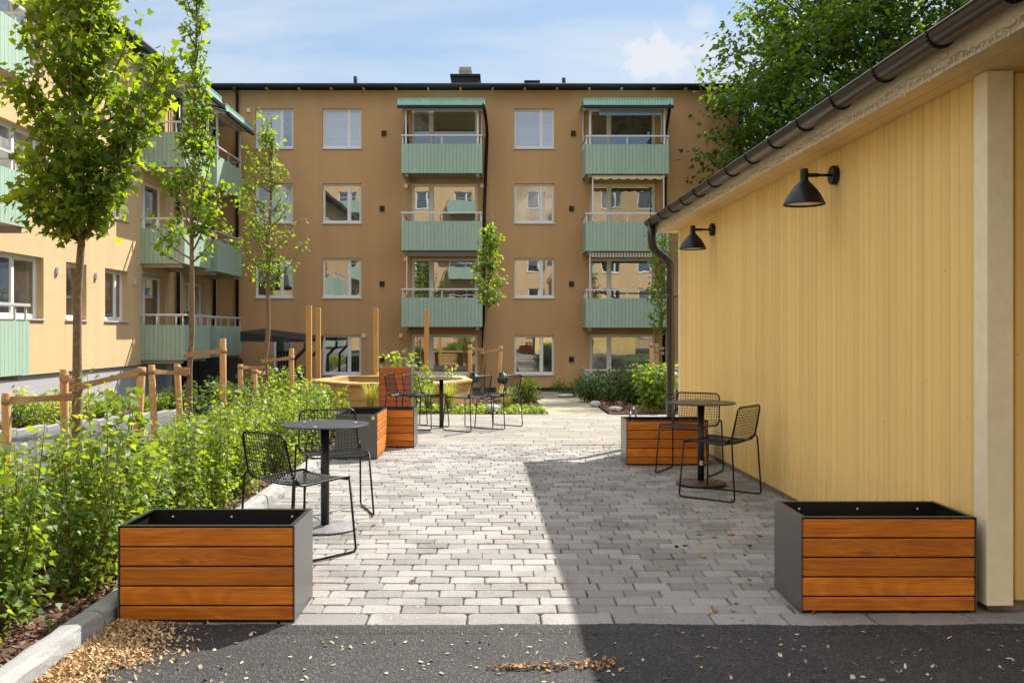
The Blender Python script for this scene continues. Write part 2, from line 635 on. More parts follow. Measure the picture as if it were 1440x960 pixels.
def shed_paint():
    m, N, L, B, O = new_mat('yellow_board_paint')
    v = coords(N, L)
    g = N.new('ShaderNodeNewGeometry')
    ri = ramp(N, [(0, .93), (1, 1.05)]); L.new(g.outputs['Random Per Island'], ri.inputs[0])
    sv = coords(N, L, (9, 9, .22))
    st = ramp(N, [(.34, .94), (.6, 1.01)]); L.new(noise(N, L, 1.5, 6, .65, sv), st.inputs[0])
    sv2 = coords(N, L, (40, 40, .8))
    st2 = ramp(N, [(.35, .98), (.6, 1.01)]); L.new(noise(N, L, 1.5, 4, .6, sv2), st2.inputs[0])
    c = mixc(N, L, 1, (.88, .625, .232, 1), ri.outputs[0], 'MULTIPLY')
    c = mixc(N, L, 1, c, st.outputs[0], 'MULTIPLY')
    c = mixc(N, L, 1, c, st2.outputs[0], 'MULTIPLY')
    # dirt thrown up from the paving along the foot of the wall
    sp = N.new('ShaderNodeSeparateXYZ'); L.new(v, sp.inputs[0])
    ad = N.new('ShaderNodeMath'); ad.operation = 'MULTIPLY_ADD'; ad.inputs[1].default_value = 1.1
    L.new(noise(N, L, 3.0, 6, .7, coords(N, L, (6, 6, 1.2))), ad.inputs[0]); L.new(sp.outputs[2], ad.inputs[2])
    dr = ramp(N, [(.25, .55), (1.0, 0)]); L.new(ad.outputs[0], dr.inputs[0])
    c = mixc(N, L, dr.outputs[0], c, (.40, .29, .15))
    vo = N.new('ShaderNodeTexVoronoi'); vo.inputs['Scale'].default_value = 7
    L.new(v, vo.inputs['Vector'])
    kr = ramp(N, [(.03, .45), (.06, 0)]); L.new(vo.outputs['Distance'], kr.inputs[0])
    c = mixc(N, L, kr.outputs[0], c, (.33, .22, .08))
    L.new(c, B.inputs['Base Color'])
    B.inputs['Roughness'].default_value = .55
    B.inputs['Specular IOR Level'].default_value = .35
    bump(N, L, B, noise(N, L, 30, 4, .6, coords(N, L, (3, 3, .3))), .12, .004)
    return m


M['shed'] = shed_paint()
M['cream'] = simple('cream_trim_paint', (.88, .77, .55), .5, nscale=14, nvar=.06, bmp=.1)
M['soffit'] = simple('soffit_board_paint', (.76, .54, .24), .6, nscale=4, nvar=.08)
M['fascia'] = simple('fascia_paint', (.66, .56, .41), .6, nscale=4, nvar=.10)
M['gutter'] = simple('brown_gutter_metal', (.038, .030, .026), .28, .3)
M['stain'] = wood('stained_planter_board', (.76, .245, .014), (.47, .118, .006), 0, .55, isl=.24)
M['stain_y'] = wood('stained_planter_end_board', (.76, .245, .014), (.47, .118, .006), 0, .55, isl=.24)
M['pine'] = wood('pale_pine_board', (.56, .35, .125), (.42, .235, .07), 0, .65, scale=.9)
M['pine_post'] = wood('pine_post', (.60, .36, .12), (.44, .24, .065), 2, .65)
M['stake'] = wood('rough_stake_wood', (.62, .39, .17), (.40, .21, .08), 2, .75, scale=1.2)
M['strap'] = simple('jute_strap', (.42, .25, .115), .9, nscale=40, nvar=.25, bmp=.4, bscale=160)
M['planter_steel'] = simple('planter_grey_steel', (.075, .074, .074), .30, .0, nscale=8, nvar=.08, spec=.9)
M['liner'] = simple('planter_black_liner', (.012, .012, .013), .35)
M['rivet'] = simple('rivet_metal', (.6, .6, .6), .3, .8)
M['sticker'] = simple('pale_sticker', (.62, .55, .42), .6)
M['wire'] = simple('chair_black_wire', (.006, .006, .007), .36, spec=.3)
M['table'] = simple('table_dark_metal', (.020, .024, .033), .38, .1, nscale=20, nvar=.25)
M['table_base'] = simple('table_base_speckled', (.16, .16, .165), .6, .1, nscale=70, nvar=.7)
M['rust'] = simple('table_base_rusty', (.075, .045, .035), .55, .2, nscale=18, nvar=.5)
M['asphalt'] = asphalt_mat('asphalt', (.029, .0275, .0275))
M['road'] = asphalt_mat('road_asphalt', (.085, .085, .095))
M['brick'] = stone_mat('grey_paver', (.20, .192, .183), (.315, .299, .281), fine=55, stain=(.42, .37, .33))
M['slabs'] = stone_mat('buff_paving_slab', (.225, .205, .178), (.295, .275, .242), fine=30, stain=(.8, .74, .62))
M['joint'] = simple('paving_joint_sand', (.065, .048, .034), .95, nscale=30, nvar=.5)
M['path'] = stone_mat('path_gravel_concrete', (.30, .26, .175), (.37, .33, .24), fine=90, island=False)
M['granite'] = stone_mat('granite_kerb', (.24, .24, .24), (.40, .40, .395), fine=90, bmp=.7, stain=(.7, .68, .62))
M['soil'] = simple('planting_soil', (.075, .042, .026), .95, nscale=12, nvar=.5, bmp=.6, bscale=30)
M['grassland'] = simple('grass_ground', (.06, .09, .025), .95, nscale=1.5, nvar=.4, bmp=.5)
M['bark_chip'] = simple('bark_chip', (.20, .10, .062), .85, nscale=50, nvar=.4, island=.6)
M['wood_chip'] = simple('fresh_wood_chip', (.56, .37, .19), .85, nscale=60, nvar=.3, island=.6)
M['dry_leaf'] = simple('dry_leaf', (.30, .17, .07), .8, island=.6)
M['petal'] = simple('pale_fallen_leaf', (.52, .42, .26), .8, island=.5)
M['trunk'] = simple('young_trunk_bark', (.20, .135, .075), .9, nscale=25, nvar=.4, bmp=.6, bscale=40)
M['bark'] = simple('old_tree_bark', (.075, .055, .04), .95, nscale=9, nvar=.4, bmp=.8, bscale=14)
M['stem'] = simple('shrub_stem', (.17, .10, .05), .85)
M['leaf_maple'] = leaf_mat('young_maple_leaf', (.06, .115, .015), (.115, .195, .022), .6, (.165, .245, .025))
M['leaf_small'] = leaf_mat('small_tree_leaf', (.05, .11, .014), (.11, .21, .022), .5, (.17, .27, .03))
M['leaf_hedge'] = leaf_mat('hedge_leaf', (.065, .125, .018), (.135, .22, .035), .42, (.21, .30, .055), .45)
M['leaf_dark'] = leaf_mat('dark_shrub_leaf', (.025, .055, .014), (.055, .105, .022), .35)
M['leaf_big'] = leaf_mat('big_tree_leaf', (.03, .07, .014), (.06, .125, .018), .42, (.10, .17, .02))
M['leaf_pale'] = leaf_mat('pale_shrub_leaf', (.13, .20, .07), (.26, .34, .13), .4, (.40, .45, .22))
M['leaf_red'] = leaf_mat('red_shrub_leaf', (.07, .02, .02), (.13, .05, .035), .3)
M['grass_blade'] = leaf_mat('ornamental_grass_blade', (.14, .18, .05), (.30, .33, .13), .35)
M['flower'] = simple('white_flower', (.75, .75, .7), .7)
M['bag'] = simple('green_watering_bag', (.012, .045, .032), .5, nscale=6, nvar=.3)
M['boulder'] = stone_mat('pale_boulder', (.38, .37, .36), (.55, .54, .52), fine=14, island=False)
M['awning_blue'] = simple('blue_awning_cloth', (.30, .45, .68), .8)
M['awning_cream'] = simple('cream_awning_cloth', (.62, .52, .34), .85)
M['awning_grey'] = simple('grey_awning_cloth', (.17, .14, .12), .8)
M['bulb'] = simple('frosted_fairy_bulb', (.88, .78, .58), .4)
M['cable'] = simple('fairy_cable', (.42, .34, .23), .6)
M['lamp_glass'] = simple('lamp_diffuser', (.72, .68, .62), .3)
M['pot'] = simple('dark_pot', (.05, .05, .055), .6)


def stripes(name, a, b, n):
    m, N, L, B, O = new_mat(name)
    w = N.new('ShaderNodeTexWave'); w.inputs['Scale'].default_value = n
    w.wave_type = 'BANDS'; w.bands_direction = 'X'
    tc = N.new('ShaderNodeTexCoord'); L.new(tc.outputs['Object'], w.inputs['Vector'])
    r = ramp(N, [(.48, a), (.52, b)]); L.new(w.outputs['Fac'], r.inputs[0])
    L.new(r.outputs[0], B.inputs['Base Color']); B.inputs['Roughness'].default_value = .85
    return m


M['awning_striped'] = stripes('striped_awning_cloth', (.62, .58, .52), (.25, .2, .17), 3.2)


# ------------------------------------------------------------------ the ground
def grid_sheet(name, m, x0, x1, y0, y1, lift, step=1.0, fz=gz, kind=True, clip=None):
    nx = max(1, int(math.ceil((x1 - x0) / step))); ny = max(1, int(math.ceil((y1 - y0) / step)))
    mb = MB()
    V = [(x0 + (x1 - x0) * i / nx, y0 + (y1 - y0) * j / ny) for j in range(ny + 1) for i in range(nx + 1)]
    mb.add([(x, y, fz(x, y) + lift) for x, y in V],
           [(j * (nx + 1) + i, j * (nx + 1) + i + 1, (j + 1) * (nx + 1) + i + 1, (j + 1) * (nx + 1) + i)
            for j in range(ny) for i in range(nx)], True)
    o = mb.build(name, m)
    return structure(o) if kind else o


def ground():
    xs = [-600, -200, -60, -30, -20, -12] + [-10 + .5 * i for i in range(31)] + [8, 12, 20, 40, 100, 250, 600]
    ys = [-600, -200, -60, -30, -12, -4, 0, 4, 8, 12, 14.5] + [15 + i for i in range(18)] + [40, 60, 120, 300, 700]
    mb = MB()
    nx = len(xs)
    mb.add([(x, y, gz(x, y) - .06) for y in ys for x in xs],
           [(j * nx + i, j * nx + i + 1, (j + 1) * nx + i + 1, (j + 1) * nx + i) for j in range(len(ys) - 1) for i in range(nx - 1)], True)
    structure(mb.build('ground', M['grassland']))


ground()
KX0, KX1 = -1.87, -1.765        # granite kerb
PAVE_Y0, PAVE_Y1, SLAB_Y1 = 4.19, 10.94, 15.3
grid_sheet('asphalt_yard', M['asphalt'], KX1 - .02, 14, -8, PAVE_Y0, -.003, 1.0)
grid_sheet('paving_bed', M['joint'], KX1 - .02, 3.4, PAVE_Y0, PAVE_Y1, -.013, 1.0)
grid_sheet('slab_bed', M['joint'], -3.4, 4.2, PAVE_Y1, SLAB_Y1, -.012, .8)
grid_sheet('road', M['road'], -7.8, -4.95, -6, 31.5, -.0, .6)


def asphalt_lip():
    mb = MB()
    V = []
    n = 420
    for i in range(n + 1):
        x = KX1 + .02 + 4.3 * i / n
        e = .010 * math.sin(x * 3.1) + .007 * math.sin(x * 11.3 + 1) + RNG.normal(0, .004)
        V += [(x, PAVE_Y0 - .10, -.002), (x, PAVE_Y0 - .02 + e, .006), (x, PAVE_Y0 + .008 + e, .0045)]
    mb.add(V, [(3 * i + k, 3 * i + 3 + k, 3 * i + 4 + k, 3 * i + 1 + k) for i in range(n) for k in (0, 1)], True)
    structure(mb.build('asphalt_yard', M['asphalt']))


asphalt_lip()


def brick(mb, x0, x1, y0, y1, zt, c=.005, r=.010, fz=None):
    """a paver with worn, rounded upper edges and clipped corners"""
    x0 += RNG.normal(0, .0015); x1 += RNG.normal(0, .0015)
    y0 += RNG.normal(0, .0015); y1 += RNG.normal(0, .0015)
    t = RNG.normal(0, .0012, 4)
    def ring(i, z, rr):
        return [(x0 + i + rr, y0 + i, z + t[0]), (x1 - i - rr, y0 + i, z + t[1]), (x1 - i, y0 + i + rr, z + t[1]), (x1 - i, y1 - i - rr, z + t[2]),
                (x1 - i - rr, y1 - i, z + t[2]), (x0 + i + rr, y1 - i, z + t[3]), (x0 + i, y1 - i - rr, z + t[3]), (x0 + i, y0 + i + rr, z + t[0])]
    V = ring(0, zt - .03, r) + ring(0, zt - c, r) + ring(c, zt, r)
    Fc = []
    for k in range(2):
        for i in range(8):
            j = (i + 1) % 8
            Fc.append((k * 8 + i, k * 8 + j, (k + 1) * 8 + j, (k + 1) * 8 + i))
    Fc.append(tuple(range(16, 24)))
    mb.add(V, Fc)


def paving():
    mb = MB()
    # larger edging stones next to the asphalt
    x = KX1 + .02
    while x < 2.5:
        w = random.choice([.34, .40, .46])
        brick(mb, x + .004, min(x + w, 2.6) - .004, PAVE_Y0 + .004, PAVE_Y0 + .185, 0.002, .006, .014)
        x += w
    y = PAVE_Y0 + .19
    row = 0
    while y < PAVE_Y1 - .05:
        x = KX1 + .01 - [0, .10, .045, .15][row % 4] - random.uniform(0, .03)
        while x < 2.42:
            w = .188
            xa = max(x, KX1 + .01)
            if x + w - xa > .05:
                brick(mb, xa + .0026, x + w - .0026, y + .0024, y + .1286, RNG.normal(0, .0012))
            x += w
        y += .131
        row += 1
    structure(mb.build('brick_paving', M['brick']))
    mb = MB()
    y = PAVE_Y1 + .01
    row = 0
    while y < SLAB_Y1 - .1:
        x = -3.3 - random.uniform(0, .4)
        while x < 4.0:
            w = random.choice([.35, .35, .525])
            zt = gz(0, y + .1)
            brick(mb, x + .0015, x + w - .0015, y + .0015, y + .2185, zt + RNG.normal(0, .0006), .003, .003)
            x += w
        y += .22
        row += 1
    structure(mb.build('slab_paving', M['slabs']))


paving()


def kerbs():
    y = 1.2
    k = 0
    while y < 10.9:
        ln = .98
        mb = MB()
        n = 10
        # rough-hewn granite: jittered faces
        V, Fc = [], []
        rows = []
        for i in range(n + 1):
            yy = y + .006 + (ln - .012) * i / n
            j = lambda s: random.uniform(-s, s)
            prof = [(KX0, -.05), (KX0 + j(.002), .04 + j(.003)), (KX0 + .004 + j(.003), .078 + j(.002)), (KX0 + .03, .084 + j(.002)), (KX1 - .03, .085 + j(.002)),
                    (KX1 - .012 + j(.005), .079 + j(.004)), (KX1 + j(.006), .06 + j(.006)), (KX1 + .010 + j(.007), .02 + j(.006)), (KX1 + .018 + j(.006), -.05)]
            rows.append(len(V))
            V += [(a, yy, b) for a, b in prof]
        m_ = 9
        for i in range(n):
            for q in range(m_ - 1):
                Fc.append((rows[i] + q, rows[i] + q + 1, rows[i + 1] + q + 1, rows[i + 1] + q))
        Fc.append(tuple(rows[0] + q for q in range(m_ - 1, -1, -1)))
        Fc.append(tuple(rows[n] + q for q in range(m_)))
        mb.add(V, Fc)
        o = mb.build('kerb_stone', M['granite'])
        structure(o)
        y += ln
        k += 1
    y = 8.0
    while y < 27:
        mb = MB()
        z = gz(-7.86, y + .5)
        mb.bbox(-7.93, -7.8, y + .005, y + .995, z - .1, z + .10, .01)
        structure(mb.build('kerb_stone', M['granite']))
        y += 1.0


kerbs()
# planting beds
grid_sheet('hedge_bed', M['soil'], -4.95, KX0, -2, 11.6, .035, .35, lambda x, y: gz(x, y) + .0)
grid_sheet('wall_bed', M['soil'], -9.9, -7.93, 2, 27, .05, .6)
grid_sheet('bench_bed', M['soil'], -4.95, -2.6, 11.6, 31, .03, .5)


def poly_sheet(name, m, pts, lift, sub=8):
    """a quad given by four ground points, laid on the slope"""
    mb = MB()
    P = [Vector((p[0], p[1], 0)) for p in pts]
    V = []
    for j in range(sub + 1):
        a = P[0].lerp(P[3], j / sub); b = P[1].lerp(P[2], j / sub)
        for i in range(5):
            p = a.lerp(b, i / 4)
            V.append((p.x, p.y, gz(p.x, p.y) + lift))
    mb.add(V, [(j * 5 + i, j * 5 + i + 1, (j + 1) * 5 + i + 1, (j + 1) * 5 + i) for j in range(sub) for i in range(4)], True)
    return structure(mb.build(name, m))


poly_sheet('path', M['path'], [(.86, SLAB_Y1), (1.83, SLAB_Y1), (2.75, 32.4), (1.05, 32.4)], .0)
poly_sheet('front_bed', M['soil'], [(-2.6, SLAB_Y1), (.82, SLAB_Y1), (1.0, 32.0), (-2.6, 32.0)], .006)
poly_sheet('side_bed', M['soil'], [(1.87, SLAB_Y1), (6.5, SLAB_Y1), (6.5, 31.0), (2.7, 31.0)], .012)
poly_sheet('edging_strip', M['slabs'], [(-1.2, 17.3), (.88, 17.3), (.89, 17.75), (-1.2, 17.75)], .05, 2)


# ------------------------------------------------------------------ facades
class Facade:
    """wall plane with u along the wall, v up, d outwards"""
    def __init__(self, kind, at):
        self.kind, self.at = kind, at

    def p(self, u, v, d):
        if self.kind == 'front': return (u, self.at - d, v)     # faces the camera
        if self.kind == 'right': return (self.at + d, u, v)     # faces +X
        if self.kind == 'back': return (u, self.at + d, v)      # faces +Y

    def box(self, mb, u0, u1, v0, v1, d0, d1):
        a, b = self.p(u0, v0, d0), self.p(u1, v1, d1)
        return mb.box(a[0], b[0], a[1], b[1], a[2], b[2])

    def wall(self, mb, u0, u1, v0, v1, holes, depth):
        us = sorted({u0, u1} | {h[0] for h in holes} | {h[1] for h in holes})
        vs = sorted({v0, v1} | {h[2] for h in holes} | {h[3] for h in holes})
        us = [u for u in us if u0 <= u <= u1]; vs = [v for v in vs if v0 <= v <= v1]
        for a, b in zip(us, us[1:]):
            for c, d in zip(vs, vs[1:]):
                m_, n_ = (a + b) / 2, (c + d) / 2
                if any(h[0] < m_ < h[1] and h[2] < n_ < h[3] for h in holes): continue
                self.q(mb, (a, c, 0), (b, c, 0), (b, d, 0), (a, d, 0))
        for h in holes:
            a, b, c, d = h
            self.q(mb, (a, c, 0), (a, c, -depth), (a, d, -depth), (a, d, 0))
            self.q(mb, (b, c, -depth), (b, c, 0), (b, d, 0), (b, d, -depth))
            self.q(mb, (a, d, 0), (a, d, -depth), (b, d, -depth), (b, d, 0))
            self.q(mb, (a, c, -depth), (a, c, 0), (b, c, 0), (b, c, -depth))

    def q(self, mb, *uvd):
        mb.quad(*[self.p(*t) for t in uvd])

    def window(self, root, u0, u1, v0, v1, rec=.10, splits=(.68,), pane='pane_dark', fr=.06, name='window', sill=True, panes=None):
        """frame mesh > pane, sill"""
        mb = MB()
        D0, D1 = -rec - .05, -rec + .012
        self.box(mb, u0, u0 + fr, v0, v1, D0, D1)
        self.box(mb, u1 - fr, u1, v0, v1, D0, D1)
        self.box(mb, u0 + fr, u1 - fr, v0, v0 + fr * 1.15, D0, D1)
        self.box(mb, u0 + fr, u1 - fr, v1 - fr, v1, D0, D1)
        edges = [u0 + fr]
        for s in splits:
            c = u0 + (u1 - u0) * s
            self.box(mb, c - fr * .75, c + fr * .75, v0 + fr * 1.15, v1 - fr, D0, D1)
            edges += [c - fr * .75, c + fr * .75]
        edges.append(u1 - fr)
        # inner sash line
        for a, b in zip(edges[::2], edges[1::2]):
            t = .022
            self.box(mb, a, a + t, v0 + fr * 1.15, v1 - fr, D0, D1 - .02)
            self.box(mb, b - t, b, v0 + fr * 1.15, v1 - fr, D0, D1 - .02)
            self.box(mb, a + t, b - t, v0 + fr * 1.15, v0 + fr * 1.15 + t, D0, D1 - .02)
            self.box(mb, a + t, b - t, v1 - fr - t, v1 - fr, D0, D1 - .02)
        w = mb.build(name, M['white'], root)
        bevel(w, .006, 1)
        for i, (a, b) in enumerate(zip(edges[::2], edges[1::2])):
            pm = MB()
            self.box(pm, a, b, v0 + fr, v1 - fr, -rec - .03, -rec - .018)
            pm.build('pane', M[(panes[i] if panes else pane)], w)
        if sill:
            sm = MB()
            self.box(sm, u0 - .03, u1 + .03, v0 - .035, v0 + .001, -rec - .02, .045)
            sm.build('sill', M['rail'], w)
        return w

    def balcony(self, root, u0, u1, z0, D, h=.97, rail=.30, canopy=None, both=True, board=.125, posts=True):
        """concrete slab > board panels, railing"""
        mb = MB()
        self.box(mb, u0 + .04, u1 - .04, z0 + .02, z0 + .16, 0, D - .03)
        for u in (u0 + .1, u1 - .22):
            self.box(mb, u, u + .12, z0 - .10, z0 + .02, 0, D - .08)
        b = mb.build('balcony', M['slab'], root)
        pm = MB()
        n = max(2, round((u1 - u0) / board)); w = (u1 - u0) / n
        for i in range(n):
            self.box(pm, u0 + i * w + .004, u0 + (i + 1) * w - .004, z0, z0 + h, D, D + .018)
        self.box(pm, u0 + .01, u1 - .01, z0 + .01, z0 + h - .01, D - .02, D - .002)
        pm.build('front_panel', M['green'], b)
        nd = max(2, round(D / board)); wd = D / nd
        for uu, s in ((u0, 1), (u1, -1)):
            sp = MB()
            for i in range(nd):
                self.box(sp, uu, uu + s * .018, z0, z0 + h, i * wd + .004, (i + 1) * wd - .004)
            self.box(sp, uu + s * .02, uu + s * .035, z0 + .01, z0 + h - .01, .01, D - .025)
            sp.build('side_panel', M['green'], b)
        rm = MB()
        zt = z0 + h + rail
        self.box(rm, u0 - .01, u1 + .01, zt - .05, zt, D - .03, D + .03)
        self.box(rm, u0 - .01, u0 + .05, zt - .05, zt, .0, D - .03)
        self.box(rm, u1 - .05, u1 + .01, zt - .05, zt, .0, D - .03)
        k = max(2, round((u1 - u0) / 1.25))
        for i in range(k + 1):
            u = u0 + .02 + (u1 - u0 - .08) * i / k
            self.box(rm, u, u + .04, z0 + h - .1, zt - .05, D - .055, D - .022)
        for u in (u0 + .01, u1 - .05):
            for dd in (.35, .8):
                self.box(rm, u, u + .04, z0 + h - .1, zt - .05, D * dd, D * dd + .035)
        rm.build('railing', M['rail'], b)
        if canopy:
            zr, slope, over = canopy
            cm = MB()
            # corrugated sheet sloping outwards
            nn = int((u1 - u0 + 2 * over) / .045)
            V, Fc = [], []
            for i in range(nn + 1):
                u = u0 - over + (u1 - u0 + 2 * over) * i / nn
                wv = .014 * (1 if i % 2 else -1)
                V += [self.p(u, zr + wv, 0), self.p(u, zr - slope + wv, D + .35)]
            for i in range(nn): Fc.append((2 * i, 2 * i + 2, 2 * i + 3, 2 * i + 1))
            cm.add(V, Fc)
            n2 = int((u1 - u0 + 2 * over) / .05)
            V, Fc = [], []
            for i in range(n2 + 1):
                u = u0 - over + (u1 - u0 + 2 * over) * i / n2
                wv = .012 * (1 if i % 2 else -1)
                V += [self.p(u, zr - slope + .20, D + .32 + wv), self.p(u, zr - slope - .015 + .012 * (i % 2), D + .36 + wv)]
            for i in range(n2): Fc.append((2 * i, 2 * i + 2, 2 * i + 3, 2 * i + 1))
            cm.add(V, Fc)
            self.box(cm, u0 - over, u1 + over, zr - slope + .195, zr - slope + .225, .0, D + .34)
            c = cm.build('canopy', M['green_metal'], b)
            so = MB()
            self.q(so, (u0 - over + .02, zr - .035, .02), (u0 - over + .02, zr - slope - .035, D + .31), (u1 + over - .02, zr - slope - .035, D + .31), (u1 + over - .02, zr - .035, .02))
            so.build('canopy_lining', M['cream'], b)
            gm = MB()
            self.box(gm, u0 - over, u1 + over, zr - slope - .12, zr - slope - .03, D + .33, D + .43)
            gm.build('canopy_gutter', M['black'], b)
            bm_ = MB()
            self.box(bm_, u0 - .05, u1 + .05, zr - slope - .10, zr - slope - .03, D - .04, D + .03)
            for u in (u0 + .12, u1 - .18):
                self.box(bm_, u, u + .06, z0 + h - .1, zr - slope - .09, D - .05, D + .01)
            for u in (u0 + .0, u1 - .06):
                self.box(bm_, u, u + .05, z0 + h - .1, zr - .05, .03, .08)
                a = self.p(u + .025, zr - .06, .02); q = self.p(u + .025, zr - slope - .06, D + .3)
                bm_.bar(a, q, .05, .07)
            bm_.build('canopy_post', M['rail'], b)
        return b


# ---- far apartment building (faces the camera)
YF = 32.6
ZR = WZ(127, YF)
far = thing('apartment_building', 'long ochre apartment building with stacked green balconies across the end of the courtyard', 'building', (-.5, YF, gz(0, 32)), base=(-.5, YF, gz(0, 32)))
FF = Facade('front', YF)
ROWS = [(153, 208.5), (258, 313.5), (363, 418.5), (471, 526.5)]
fx = lambda px: WX(px, YF)
fz_ = lambda py: WZ(py, YF)


def far_building():
    holes = []
    wins = []
    pane_of = {('A', 0): ('pane_blind', 'pane_dark'), ('B', 0): 'pane_blind', ('C', 0): 'pane_blind', ('A', 1): 'pane_blind', ('B', 1): 'pane_dark', ('C', 1): 'pane_curtain',
               ('A', 2): 'pane_dark', ('B', 2): 'pane_dark', ('C', 2): 'pane_dark', ('B', 3): 'pane_dark', ('C', 3): 'pane_dark', ('A', 3): 'pane_dark'}
    for c, (a, b) in (('A', (359, 412.5)), ('B', (453.5, 508)), ('C', (723, 779.5))):
        for r, (t, bt) in enumerate(ROWS):
            h = (fx(a), fx(b), fz_(bt), fz_(t))
            if c == 'A' and r == 3: h = (fx(384), fx(411), fz_(556), fz_(468))
            holes.append(h); wins.append((h, pane_of[c, r], (.68,) if not (c == 'A' and r == 3) else ()))
    doors = []
    for g, (a, b) in enumerate(((578, 672), (829, 922))):
        for r, (t, bt) in enumerate(((150, 242), (258, 349), (363, 455), (470, 527 if g == 0 else 540))):
            h = (fx(a), fx(b), fz_(bt), fz_(t))
            holes.append(h); doors.append((g, r, h))
    mb = MB()
    x0, x1 = fx(299), fx(1046)
    zb = -1.6
    FF.wall(mb, x0, x1, zb, ZR, holes, .16)
    # the other three walls and the inner back that closes the rooms
    mb.quad((x1, YF, zb), (x1, YF + 11, zb), (x1, YF + 11, ZR), (x1, YF, ZR))
    mb.quad((x0, YF + 11, zb), (x0, YF, zb), (x0, YF, ZR), (x0, YF + 11, ZR))
    mb.quad((x1, YF + 11, zb), (x0, YF + 11, zb), (x0, YF + 11, ZR), (x1, YF + 11, ZR))
    mb.quad((x0, YF + .5, zb), (x1, YF + .5, zb), (x1, YF + .5, ZR), (x0, YF + .5, ZR))
    mb.build('wall', M['wall_orange_far'], far)
    pl = MB()
    FF.box(pl, x0 + .02, x1 - .02, zb, fz_(551) + .16, .001, .012)
    pl.build('plinth', M['roof'], far)
    for h, p, s in wins:
        if isinstance(p, tuple): FF.window(far, *h, .10, s, panes=p)
        else: FF.window(far, *h, .10, s, p)
    pan = {(0, 0): ('pane_curtain', 'pane_beige'), (0, 1): ('pane_dark', 'pane_dark'), (0, 2): ('pane_dark', 'pane_dark'), (0, 3): ('pane_dark', 'pane_dark'),
           (1, 0): ('pane_beige', 'pane_green'), (1, 1): ('pane_curtain', 'pane_green'), (1, 2): ('pane_dark', 'pane_dark'), (1, 3): ('pane_curtain', 'pane_green')}
    for g, r, h in doors:
        FF.window(far, *h, .10, (.30,), fr=.085, name='balcony_door', panes=pan[g, r], sill=(r == 3))
    # balconies
    D = 1.3
    yb = YF - D
    bx = lambda px: WX(px, yb)
    bz = lambda py: WZ(py, yb)
    for g, (a, b) in enumerate(((564.5, 678), (823.5, 940.5))):
        for r, bt in enumerate((243.5, 352, 459.5)):
            can = (WZ(147.5, yb - .35) + .22 - .0, .22, .1) if r == 0 else None
            bl = FF.balcony(far, bx(a), bx(b), bz(bt + (1 if g else 0)), D, .99, .31, can)
            if g == 1 and r == 0:
                am = MB()
                FF.q(am, (bx(842), bz(150.5), D - .04), (bx(842), bz(160), D + .12), (bx(930), bz(160), D + .12), (bx(930), bz(150.5), D - .04))
                FF.q(am, (bx(842), bz(160), D + .12), (bx(842), bz(163.5), D + .12), (bx(930), bz(163.5), D + .12), (bx(930), bz(160), D + .12))
                am.build('awning', M['awning_blue'], bl)
            if g == 1 and r == 1:
                am = MB()
                n = 60
                V, Fc = [], []
                for i in range(n + 1):
                    u = bx(833) + (bx(934) - bx(833)) * i / n
                    V += [FF.p(u, bz(246.5), D - .05), FF.p(u, bz(250.5) - .045 * abs(math.sin(i / n * math.pi * 8)), D - .03)]
                for i in range(n): Fc.append((2 * i, 2 * i + 2, 2 * i + 3, 2 * i + 1))
                am.add(V, Fc); am.build('awning', M['awning_cream'], bl)
                for px in (833, 933):
                    pm = MB(); FF.box(pm, bx(px), bx(px) + .04, bz(310), bz(248), D - .1, D - .06); pm.build('awning_post', M['rail'], bl)
            if g == 1 and r == 2:
                am = MB(); FF.box(am, bx(829), bx(938), bz(361.5), bz(355), D - .08, D - .05); am.build('awning', M['awning_striped'], bl)
                for px in (829, 936):
                    pm = MB(); FF.box(pm, bx(px), bx(px) + .04, bz(417), bz(355), D - .1, D - .06); pm.build('awning_post', M['rail'], bl)
            if g == 0 and r == 2:
                am = MB(); FF.box(am, bx(571), bx(673), bz(360), bz(353.5), D - .15, D - .05); am.build('awning', M['awning_grey'], bl)
                for px in (571, 672):
                    pm = MB(); FF.box(pm, bx(px), bx(px) + .035, bz(415), bz(353), D - .1, D - .06); pm.build('awning_post', M['rail'], bl)
    # ground-floor terrace screen right of the path
    bl = FF.balcony(far, bx(823), bx(941), bz(566), D, .97, .16)
    # roof
    rm = MB()
    rm.box(x0 - .1, x1 + .25, YF - .38, YF + 11.3, ZR + .04, ZR + .12)
    V = [(x0 - .1, YF - .35, ZR + .122), (x1 + .25, YF - .35, ZR + .122), (x1 + .25, YF + 5.5, ZR + .55), (x0 - .1, YF + 5.5, ZR + .55),
         (x1 + .25, YF + 11.3, ZR + .122), (x0 - .1, YF + 11.3, ZR + .122)]
    rm.add(V, [(0, 1, 2, 3), (3, 2, 4, 5), (0, 3, 5), (1, 4, 2)])
    rf = rm.build('roof', M['roof'], far)
    gm = MB()
    gm.tube([(x0 - .1, YF - .43, ZR + .06), (x1 + .25, YF - .43, ZR + .06)], .075, 8)
    gm.build('gutter', M['roof'], rf)
    bk = MB()
    x = x0 + .8
    while x < x1:
        bk.box(x, x + .07, YF - .36, YF - .005, ZR - .025, ZR + .038); x += 1.13
    bk.build('rafter_end', M['soffit'], rf)
    ym = YF + 1.2
    cx = lambda px: WX(px, ym)
    cz = lambda py: WZ(py, ym)
    ch = MB()
    ch.box(cx(636), cx(674), ym - .5, ym + .7, ZR + .1, cz(113))
    ch.box(cx(634), cx(676), ym - .56, ym + .76, cz(113), cz(110))
    cc = ch.build('chimney', M['roof'], rf)
    fm = MB()
    fm.box(cx(646), cx(663), ym - .25, ym + .35, cz(110), cz(103))
    fm.box(cx(645.5), cx(663.5), ym - .27, ym + .37, cz(103), cz(101.5))
